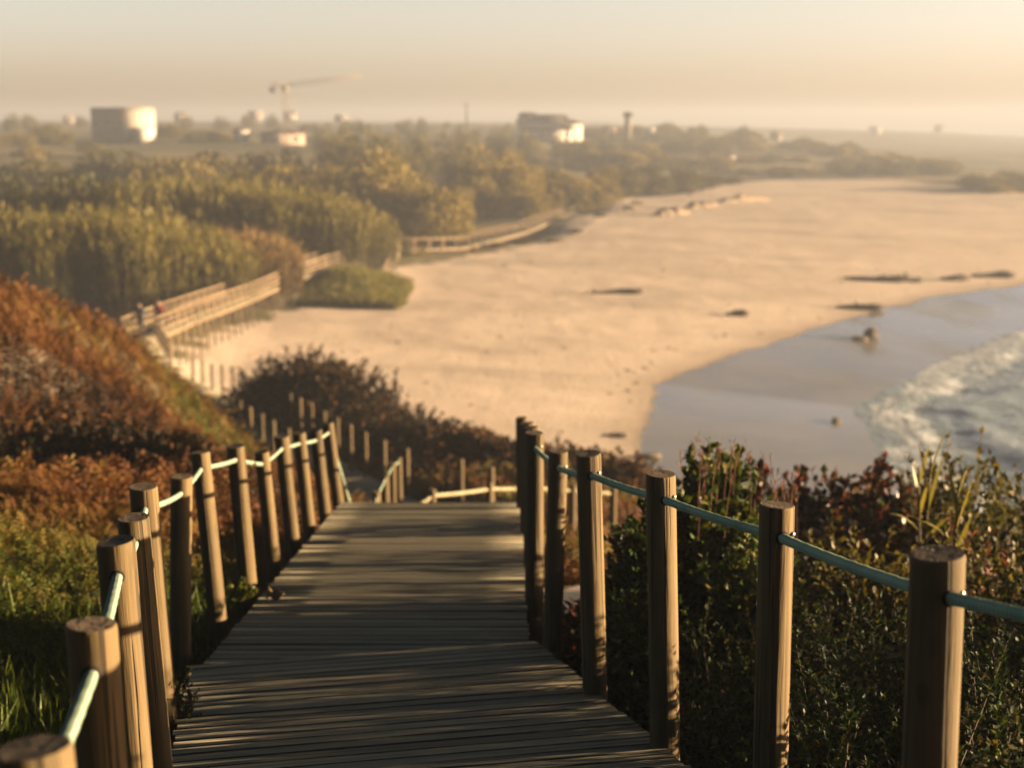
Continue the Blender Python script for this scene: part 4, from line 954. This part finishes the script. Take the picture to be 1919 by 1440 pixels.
# low dune plants in front of the long walkway
seq('scrub', [(880, 152, 462), (930, 155, 455), (985, 158, 452), (1040, 162, 452), (1080, 172, 445)], 'low green dune plant on the sand in front of the long walkway', 'dune plants by the walkway', .8)
seq('scrub', [(745, 142, 455), (775, 146, 452), (1130, 200, 400), (1170, 215, 392), (1200, 222, 388)], 'low brown dune plant at the foot of the walkway', 'brown dune plants', .7)

# ------------------------------------------------------------------ buildings
M['render_white'] = flat_mat('white_render', (.72, .66, .56), .85, .08, .8)
M['render_pink'] = flat_mat('faded_pink_render', (.40, .29, .22), .9, .2, .8)
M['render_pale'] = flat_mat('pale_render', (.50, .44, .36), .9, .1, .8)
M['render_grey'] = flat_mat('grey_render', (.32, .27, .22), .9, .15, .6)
M['tile'] = flat_mat('roof_tiles', (.16, .09, .06), .85, .2, 2)
M['slate'] = flat_mat('dark_roof', (.07, .065, .06), .8, .2, 2)
M['glass'] = flat_mat('window_glass', (.03, .035, .04), .15, .1, 2)
M['steel'] = flat_mat('crane_steel', (.30, .22, .12), .6, .1, 2)
def house(label, u, Y, wx, dy, h, rz, roof='flat', mat='render_white', wins=2, rooft='tile', cat='house', name='house', extra=None, vb=None):
    p = px(u, 240, Y); g0 = gz(p.x, Y) if vb is None else px(u, vb, Y).z
    root = thing(name, label, cat, (p.x, Y, g0), rz)
    A = Acc(); A.box((0, 0, h/2-.6), (wx, dy, h+1.2)); A.obj('wall', M[mat], root)
    A = Acc()
    if roof == 'flat':
        for c, sz in (((0, -dy/2+.12, h+.15), (wx, .24, .3)), ((0, dy/2-.12, h+.15), (wx, .24, .3)), ((-wx/2+.12, 0, h+.15), (.24, dy-.48, .3)), ((wx/2-.12, 0, h+.15), (.24, dy-.48, .3))): A.box(c, sz)
        A.obj('parapet', M[mat], root)
    else:
        rh = roof; e = .35; x, y = wx/2+e, dy/2+.12; t_ = .18
        V = [(-x, -y, h-.1), (x, -y, h-.1), (x, y, h-.1), (-x, y, h-.1), (0, -y, h+rh), (0, y, h+rh), (-x, -y, h-.1+t_), (x, -y, h-.1+t_), (x, y, h-.1+t_), (-x, y, h-.1+t_), (0, -y, h+rh+t_), (0, y, h+rh+t_)]
        A.add(V, [(6, 10, 11, 9), (10, 7, 8, 11), (0, 3, 5, 4), (4, 5, 2, 1), (0, 4, 10, 6), (4, 1, 7, 10), (3, 9, 11, 5), (5, 11, 8, 2), (0, 6, 9, 3), (1, 2, 8, 7)]); A.obj('roof', M[rooft], root)
        A = Acc(); yy = dy/2-.02
        A.add([(-wx/2, -yy, h+.58), (wx/2, -yy, h+.58), (0, -yy, h+rh-.05), (-wx/2, yy, h+.58), (wx/2, yy, h+.58), (0, yy, h+rh-.05)], [(0, 1, 2, 2), (3, 5, 4, 4), (0, 3, 4, 1), (1, 4, 5, 2), (2, 5, 3, 0)]); A.obj('gable', M[mat], root)
    for s_ in (-1, 1):
        for k in range(wins):
            A = Acc(); x = (-.5+(k+.5)/wins)*wx; A.box((x, s_*(dy/2+.01), h*.55), (1.1, .08, 1.3)); fo_ = A.obj('window', M['render_white'], root)
            A = Acc(); A.box((x, s_*(dy/2+.06), h*.55), (.9, .05, 1.1)); A.obj('pane', M['glass'], fo_)
    for s_ in (-1, 1):
        A = Acc(); A.box((s_*(wx/2+.01), 0, h*.55), (.08, 1.1, 1.3)); fo_ = A.obj('window', M['render_white'], root)
        A = Acc(); A.box((s_*(wx/2+.06), 0, h*.55), (.05, .9, 1.1)); A.obj('pane', M['glass'], fo_)
    if extra: extra(root)
    return root
def wing(root):
    A = Acc(); A.box((7.9, -.8, 1.2), (3.0, 4.6, 3.4)); A.obj('annex', M['render_white'], root)
    A = Acc(); A.box((6.31, 0, 4.3), (.1, 8.9, 5.2)); A.obj('sunlit_end_slab', M['render_pale'], root)  # paler slab paints sunlight on this end; the other walls stay shade grey
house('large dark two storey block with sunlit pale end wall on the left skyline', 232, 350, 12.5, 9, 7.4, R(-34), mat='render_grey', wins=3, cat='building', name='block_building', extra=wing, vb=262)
house('small pale house with ruined look right of the dark block', 530, 352, 9.5, 5.0, 2.4, R(40), roof=1.1, wins=2, vb=270, mat='render_pink')
house('tiny pale hut between the dark block and the small pale house', 452, 352, 3.0, 2.6, 3.6, R(45), roof=.6, wins=1, vb=273, name='hut')
house('white gabled house with steep dark roof on the middle skyline', 1030, 400, 9.0, 10, 2.0, R(62), roof=4.2, rooft='slate', wins=2, vb=258)
house('second white gable peeping out left of the big gabled house', 990, 412, 4.5, 5, 4.4, R(62), roof=2.6, rooft='slate', wins=1, vb=258)
house('low white house just right of the gabled house', 1066, 405, 6, 6, 3.4, R(20), roof=1.2, wins=1, vb=256)
house('tiny white hut standing alone among the dune scrub', 1369, 380, 2.6, 2.4, 2.3, R(15), roof=.7, wins=1, vb=309, name='hut')
for i, (u, Y, vb, wd, h, lb) in enumerate([(130, 560, 226, 7, 3.2, 'small far white house left of the dark block on the horizon'), (340, 560, 224, 8, 3.6, 'small far house just right of the dark block on the horizon'), (480, 620, 220, 10, 5, 'far pale house on the horizon left of the crane'), (545, 600, 222, 8, 4, 'far pale house at the foot of the crane'),
      (640, 600, 224, 8, 3.4, 'far pale house right of the crane foot'), (1140, 480, 255, 8, 4.4, 'hazy white house left of the lookout tower'), (1218, 470, 253, 6, 3.6, 'hazy white house right of the lookout tower'), (1455, 560, 262, 8, 4, 'hazy white house behind the far skyline tree'), (1640, 900, 247, 14, 6, 'pale hazy building far out above the right end of the beach'), (1760, 1000, 244, 14, 5, 'faint hazy building farthest right above the beach')]):
    house(lb, u, Y, wd*.5, wd*.45, h*.5, R(25+i*5), roof=1.1 if i % 2 else 'flat', wins=2, vb=vb, mat='render_grey' if i in (0, 2, 4, 7) else 'render_pale')
def tower():
    p = px(1177, 256, 400); root = thing('lookout_tower', 'dark square tower on the hazy skyline right of the gabled house', 'tower', p)
    A = Acc(); A.box((0, 0, 2.6), (1.7, 1.7, 5.8)); A.obj('shaft', M['render_grey'], root)
    A = Acc(); A.box((0, 0, 5.9), (2.7, 2.7, .8)); A.box((0, 0, 6.5), (2.2, 2.2, .4)); A.obj('head', M['slate'], root)
    p = px(875, 232, 440); root = thing('utility_pole', 'thin dark pole sticking up on the middle skyline', 'pole', p)
    A = Acc(); A.tube([(0, 0, -2), (0, 0, 3), (0, 0, 6.6)], [.30, .25, .16], 8); A.obj('shaft', M['slate'], root); A = Acc(); A.box((0, 0, 5.6), (1.8, .12, .14)); A.obj('crossarm', M['slate'], root)
tower()
def crane():
    p = px(536, 225, 450); top = px(536, 152, 450).z-p.z; root = thing('tower_crane', 'hazy tower crane with long jib above the left skyline', 'crane', p)
    def truss(P, Q, wd, n, name):
        A = Acc(); P = Vector(P); Q = Vector(Q); d = (Q-P).normalized(); s_ = d.cross(Vector((0, 1, 0))).normalized()*wd/2; u_ = Vector((0, wd/2, 0))
        cs = [s_+u_, s_-u_, -s_-u_, -s_+u_]
        for c in cs: A.bar(P+c, Q+c, .15, .15)
        for k in range(n):
            a_ = P.lerp(Q, k/n); b_ = P.lerp(Q, (k+1)/n)
            for i in range(4): A.bar(a_+cs[i], b_+cs[(i+1) % 4], .07, .07)
        A.obj(name, M['steel'], root)
    truss((0, 0, -2), (0, 0, top-1), 1.5, 9, 'mast'); truss((1.0, 0, top-1), (23.5, 0, top+1.6), 1.0, 16, 'jib'); truss((-1.0, 0, top-1), (-4.2, 0, top-1.3), 1.2, 4, 'counter_jib')
    A = Acc(); A.box((.2, -.2, top-2.2), (1.5, 1.5, 1.8)); A.obj('cab', M['steel'], root)
    A = Acc(); A.box((-3.9, 0, top-2.6), (1.6, 1.2, 1.7)); A.obj('counterweight', M['render_grey'], root)
crane()

# ------------------------------------------------------------------ wrack: weed and bits of reed left by the tide
A = Acc(); r = np.random.default_rng(31)
for i in range(130):
    k = r.integers(0, len(SHORE)-1) if i < 50 else r.integers(1, 11); f = r.uniform(); x = SHORE[k][0]*(1-f)+SHORE[k+1][0]*f; y = SHORE[k][1]*(1-f)+SHORE[k+1][1]*f
    dd = abs(r.normal(0, 1.2))+2.2+1.5*math.sin(y*.21) if i < 70 else r.uniform(3, 40); x -= dd*.8; y += dd*.45
    if y < 60 or y > 230 or sand_sd(np.array([x]), np.array([y]))[0] < 3: continue
    z = gz(x, y); L = r.uniform(.12, .45); a_ = r.uniform(0, 6.28); q = np.linspace(-.5, .5, 5)
    A.tube(np.stack([x+L*q*math.cos(a_), y+L*q*math.sin(a_)+.06*np.sin(q*7+i), z+.02+0*q], 1), r.uniform(.02, .05)*np.array([.4, .9, 1, .8, .3]), 5, r.uniform(0, .6), cap=False)
tag(A.obj('wrack', M['heath']), 'small dark bits of weed and reed strewn over the dry sand', 'weed wrack', kind='stuff')

# ------------------------------------------------------------------ driftwood, rocks, pebble
M['drift'] = wood_mat('driftwood', (.10, .075, .05), (.03, .02, .012), grain=(8, 8, 8))
M['rock'] = flat_mat('rock', (.16, .125, .085), .85, .35, 3)
def driftwood(label, u, v, L, r0, az, seed, n=3):
    p = pxz(u, v, 2.0); 
    for _ in range(4): p = pxz(u, v, gz(p.x, p.y))
    r = np.random.default_rng(seed); root = thing('driftwood', label, 'driftwood', (p.x, p.y, gz(p.x, p.y)), az)
    t = np.linspace(-.5, .5, 9); A = Acc(); P = np.stack([t*L, .06*L*np.sin(t*5+seed), r0*.45+.02*L*np.abs(t)**1.5*r.uniform(.5, 2)], 1)
    A.tube(P, r0*np.array([.35, .55, .7, .8, .9, 1.0, 1.05, .8, .4])*(1+r.normal(0, .08, 9)), 8); A.obj('trunk', M['drift'], root, True)
    for k in range(n):
        b0 = P[r.integers(1, 8)]; d = np.array((r.normal(0, 1.), r.normal(0, .6), r.uniform(.15, .5))); d *= r.uniform(.25, .5)*L*.45/np.linalg.norm(d)
        A = Acc(); A.tube([b0, b0+d*.5+r.normal(0, .05, 3), b0+d], [r0*.5, r0*.35, r0*.15], 6); A.obj('branch', M['drift'], root, True)
    return root
driftwood('long dark driftwood log lying alone in the middle of the sand', 1155, 551, 4.6, .28, .15, 1)
driftwood('short dark driftwood lump on the sand above the wet edge', 1382, 592, 2.0, .34, .3, 2)
driftwood('dark driftwood at the water edge where the wet sand bends', 1612, 580, 4.2, .36, .1, 3, 4)
driftwood('long thin driftwood on dry sand far to the right', 1650, 526, 7.0, .36, .05, 4)
driftwood('small driftwood lump right of the long thin one', 1718, 528, 1.5, .36, .4, 5, 2)
driftwood('low driftwood piece in the middle of the three far right pieces', 1790, 525, 3.0, .4, .1, 6)
driftwood('spread out driftwood near the far right frame edge', 1862, 520, 4.6, .44, .08, 7, 4)
def rock(label, u, v, s_, seed, zz=None):
    p = pxz(u, v, .5)
    for _ in range(4): p = pxz(u, v, max(0.02, gz(p.x, p.y)))
    bm = bmesh.new(); bmesh.ops.create_icosphere(bm, subdivisions=3, radius=1); r = random.Random(seed); o0 = r.uniform(0, 50)
    for vv in bm.verts:
        k = 1+.55*(float(fbm(np.array([vv.co.x*1.1+o0]), np.array([vv.co.y*1.1+vv.co.z*.9]), seed)[0])-.5)*2
        vv.co = Vector((vv.co.x*s_[0]*k, vv.co.y*s_[1]*k, vv.co.z*s_[2]*k))
    me = bpy.data.meshes.new('rock'); bm.to_mesh(me); bm.free(); me.materials.append(M['rock'])
    o = mobj('rock', me, None, (p.x, p.y, p.z+s_[2]*.35)); tag(o, label, 'rock'); return o
rock('upright sunlit rock standing in the wet sand', 1634, 636, (.55, .5, .62), 1)
rock('flat rock beside the upright one in the wet sand', 1612, 637, (.65, .5, .22), 2)
rock('small dark rock at the edge of the breaking foam', 1566, 792, (.28, .25, .22), 3)
rock('dark low stone on the sand left of the wet edge', 1160, 818, (.5, .4, .13), 4)
rock('low dark stone at the foot of the wet sand edge', 1215, 858, (.6, .4, .16), 5)
# crumpled pale leaf on the deck
def dry_leaf():
    p = from_zc(517, 1134, 9.3); z = deck_z(p.y)+.012; r = np.random.default_rng(4)
    n = 7; V = []; gg = np.linspace(-1, 1, n)
    for i in range(n):
        for j in range(n):
            k = 1-.25*(gg[i]**2+gg[j]**2)/2; V.append((gg[i]*.068*k, gg[j]*.05*k, .028+.04*math.sin(gg[i]*2.3+1)*math.cos(gg[j]*2.7)-.012*gg[i]*gg[j]))
    V = np.array(V); V[:, 2] -= V[:, 2].min()
    F = [(i*n+j, (i+1)*n+j, (i+1)*n+j+1, i*n+j+1) for i in range(n-1) for j in range(n-1)]
    o = mobj('dry_leaf', np_mesh('dry_leaf', V, np.array(F), M['straw'], np.full(len(F), .9), True), None, (p.x, p.y, z))
    md = o.modifiers.new('thickness', 'SOLIDIFY'); md.thickness = .003
    tag(o, 'curled pale dry leaf lying on the boardwalk near the left edge', 'leaf')
dry_leaf()
# pale sand bank blocks eroded along the back of the beach
M['bank'] = flat_mat('sand_bank', (.36, .275, .185), .95, .25, .9)
for i, (u, v, Y, L, h, lb) in enumerate([(1262, 416, 203, 4.6, 1.4, 'eroded sand bank nearest along the back of the beach'), (1318, 408, 216, 4.6, 1.5, 'crumbling sand bank between the two larger ones'), (1398, 400, 232, 8.0, 1.6, 'longest eroded sand bank at the back of the beach')]):
    p = px(u, v, Y); g0 = gz(p.x, Y); r = np.random.default_rng(200+i); n, k = 18, 5; V = []
    for a_ in range(n):
        x = (a_/(n-1)-.5)*L*1.3; hh = .8*h*(1-abs(a_/(n-1)-.5)**3*7)*r.uniform(.55, 1.1)
        for b_, (yy, zz) in enumerate([(-.9, -.4), (-.55, .45), (-.25, .95), (.6, 1.05), (2.4, -.4)]): V.append((x, yy+r.normal(0, .12), hh*zz+r.normal(0, .03)))
    F = [(a_*k+b_, (a_+1)*k+b_, (a_+1)*k+b_+1, a_*k+b_+1) for a_ in range(n-1) for b_ in range(k-1)]
    o = mobj('sand_bank', np_mesh('sand_bank', V, np.array(F), M['bank']), None, (p.x, Y, g0)); o.rotation_euler = (0, 0, R(30)); tag(o, lb, 'sand bank')

# ------------------------------------------------------------------ people
def cloth(name, c): return flat_mat(name, c, .85, .12, 8)
M['skin'] = flat_mat('skin', (.42, .24, .16), .6, .05, 8); M['hair'] = flat_mat('hair', (.06, .04, .025), .7, .2, 20)
def skin_obj(name, pts, edges, mat, parent, root=0):
    me = bpy.data.meshes.new(name); me.from_pydata([p[:3] for p in pts], edges, []); me.materials.append(mat)
    o = mobj(name, me, parent); md = o.modifiers.new('skin', 'SKIN'); md.use_smooth_shade = True
    for i, p in enumerate(pts):
        sv = me.skin_vertices[0].data[i]; sv.radius = (p[3], p[4] if len(p) > 4 else p[3]); sv.use_root = (i == root)
    o.modifiers.new('smooth', 'SUBSURF').levels = 1; o.modifiers['smooth'].render_levels = 1
    return o
def person(label, loc, rz, jacket, trousers, group=None, stride=.16, h=1.72):
    k = h/1.72; root = thing('person', label, 'person', loc, rz, group); root.scale = (k, k, k); s_ = stride
    body = [(0, 0, .95, .13, .10), (0, 0, 1.15, .125, .09), (0, 0, 1.38, .155, .095), (0, .01, 1.50, .055, .055), (0, .02, 1.60, .075, .09), (0, .02, 1.69, .065, .08),
            (.10, 0, .90, .085), (.10, s_*.5, .50, .06), (.10, s_*.2, .09, .042), (.10, s_*.2+.13, .05, .035), (-.10, 0, .90, .085), (-.10, -s_*.25, .50, .06), (-.10, -s_*1.1, .12, .042), (-.10, -s_*1.1+.12, .05, .035),
            (.20, 0, 1.42, .055), (.25, -.06, 1.14, .042), (.24, .06, .90, .032), (.24, .09, .80, .035, .018), (-.20, 0, 1.42, .055), (-.25, .05, 1.14, .042), (-.24, .15, .92, .032), (-.24, .18, .82, .035, .018)]
    ed = [(0, 1), (1, 2), (2, 3), (3, 4), (4, 5), (0, 6), (6, 7), (7, 8), (8, 9), (0, 10), (10, 11), (11, 12), (12, 13), (2, 14), (14, 15), (15, 16), (16, 17), (2, 18), (18, 19), (19, 20), (20, 21)]
    skin_obj('body', body, ed, M['skin'], root)
    g_ = .022; b_ = body
    def q(i): p = b_[i]; return (p[0], p[1], p[2], p[3]+g_, (p[4] if len(p) > 4 else p[3])+g_)
    skin_obj('jacket', [(0, 0, .86, .165, .13), q(1), q(2), q(14), q(15), q(16), q(18), q(19), q(20)], [(0, 1), (1, 2), (2, 3), (3, 4), (4, 5), (2, 6), (6, 7), (7, 8)], jacket, root)
    skin_obj('trousers', [(0, 0, .93, .145, .115), q(6), q(7), (b_[8][0], b_[8][1], .12, .06), q(10), q(11), (b_[12][0], b_[12][1], .15, .06)], [(0, 1), (1, 2), (2, 3), (0, 4), (4, 5), (5, 6)], trousers, root)
    skin_obj('hair', [(0, -.005, 1.645, .085, .095), (0, .0, 1.715, .07, .085)], [(0, 1)], M['hair'], root)
    return root
J = {k: cloth(k, c) for k, c in {'blue_jacket': (.05, .10, .13), 'red_jacket': (.32, .035, .035), 'dark_cloth': (.025, .025, .035), 'navy_trousers': (.02, .03, .05), 'bright_red': (.45, .06, .05), 'grey_coat': (.10, .09, .08), 'pale_top': (.5, .42, .32)}.items()}
def bz_(y): return float(np.interp(y, [p[1] for p in BOARD], [p[2] for p in BOARD]))
for (u, Y, jk, tr_, lb, rz) in [(263, 78.0, 'blue_jacket', 'navy_trousers', 'person in a blue grey jacket walking on the railed boardwalk', R(175)), (298, 79.5, 'red_jacket', 'dark_cloth', 'person in a red jacket following on the railed boardwalk', R(185))]:
    x = (u-960)/FPX*(Y*math.cos(PITCH)+(ZC-bz_(Y)-1)*math.sin(PITCH))
    person(lb, (x, Y, bz_(Y)+.01), rz, J[jk], J[tr_])
for (u, v, Y, jk, tr_, lb, h) in [(1228, 374, 250, 'bright_red', 'dark_cloth', 'tiny far walker in bright red by the bushes behind the sand', 1.75), (1291, 377, 246, 'dark_cloth', 'dark_cloth', 'tiny far walker in dark clothes left of the pair on the bank', 1.75), (1297, 378, 247, 'red_jacket', 'navy_trousers', 'tiny far walker with a red top beside the one in dark', 1.65),
      (1316, 371, 258, 'grey_coat', 'dark_cloth', 'tiny far walker in a grey coat right of the pair', 1.75), (1533, 336, 352, 'pale_top', 'pale_top', 'tiny far figure in pale clothes near the far dune', 1.8), (975, 417, 186, 'dark_cloth', 'navy_trousers', 'far walker in dark clothes on the long walkway', 1.75)]:
    p = px(u, v, Y); person(lb, (p.x, Y, (gz(p.x, Y) if u != 975 else 3.3)), R(170), J[jk], J[tr_], None, .12, h)

# ------------------------------------------------------------------ haze
m = bpy.data.materials.new('haze'); m.use_nodes = True; t = m.node_tree; t.nodes.clear()
o_ = t.nodes.new('ShaderNodeOutputMaterial'); pv = t.nodes.new('ShaderNodeVolumePrincipled')
pv.inputs['Color'].default_value = (.44, .485, .565, 1); pv.inputs['Density'].default_value = .00115; pv.inputs['Anisotropy'].default_value = .2
t.links.new(pv.outputs[0], o_.inputs['Volume'])
A = Acc(); zlo = float(min(gzv.min(), zs.min()))-1; zhi = 31.5
A.box((0, 1320, (zlo+zhi)/2), (3020, 2780, zhi-zlo)); o = A.obj('haze', m); tag(o, kind='stuff')
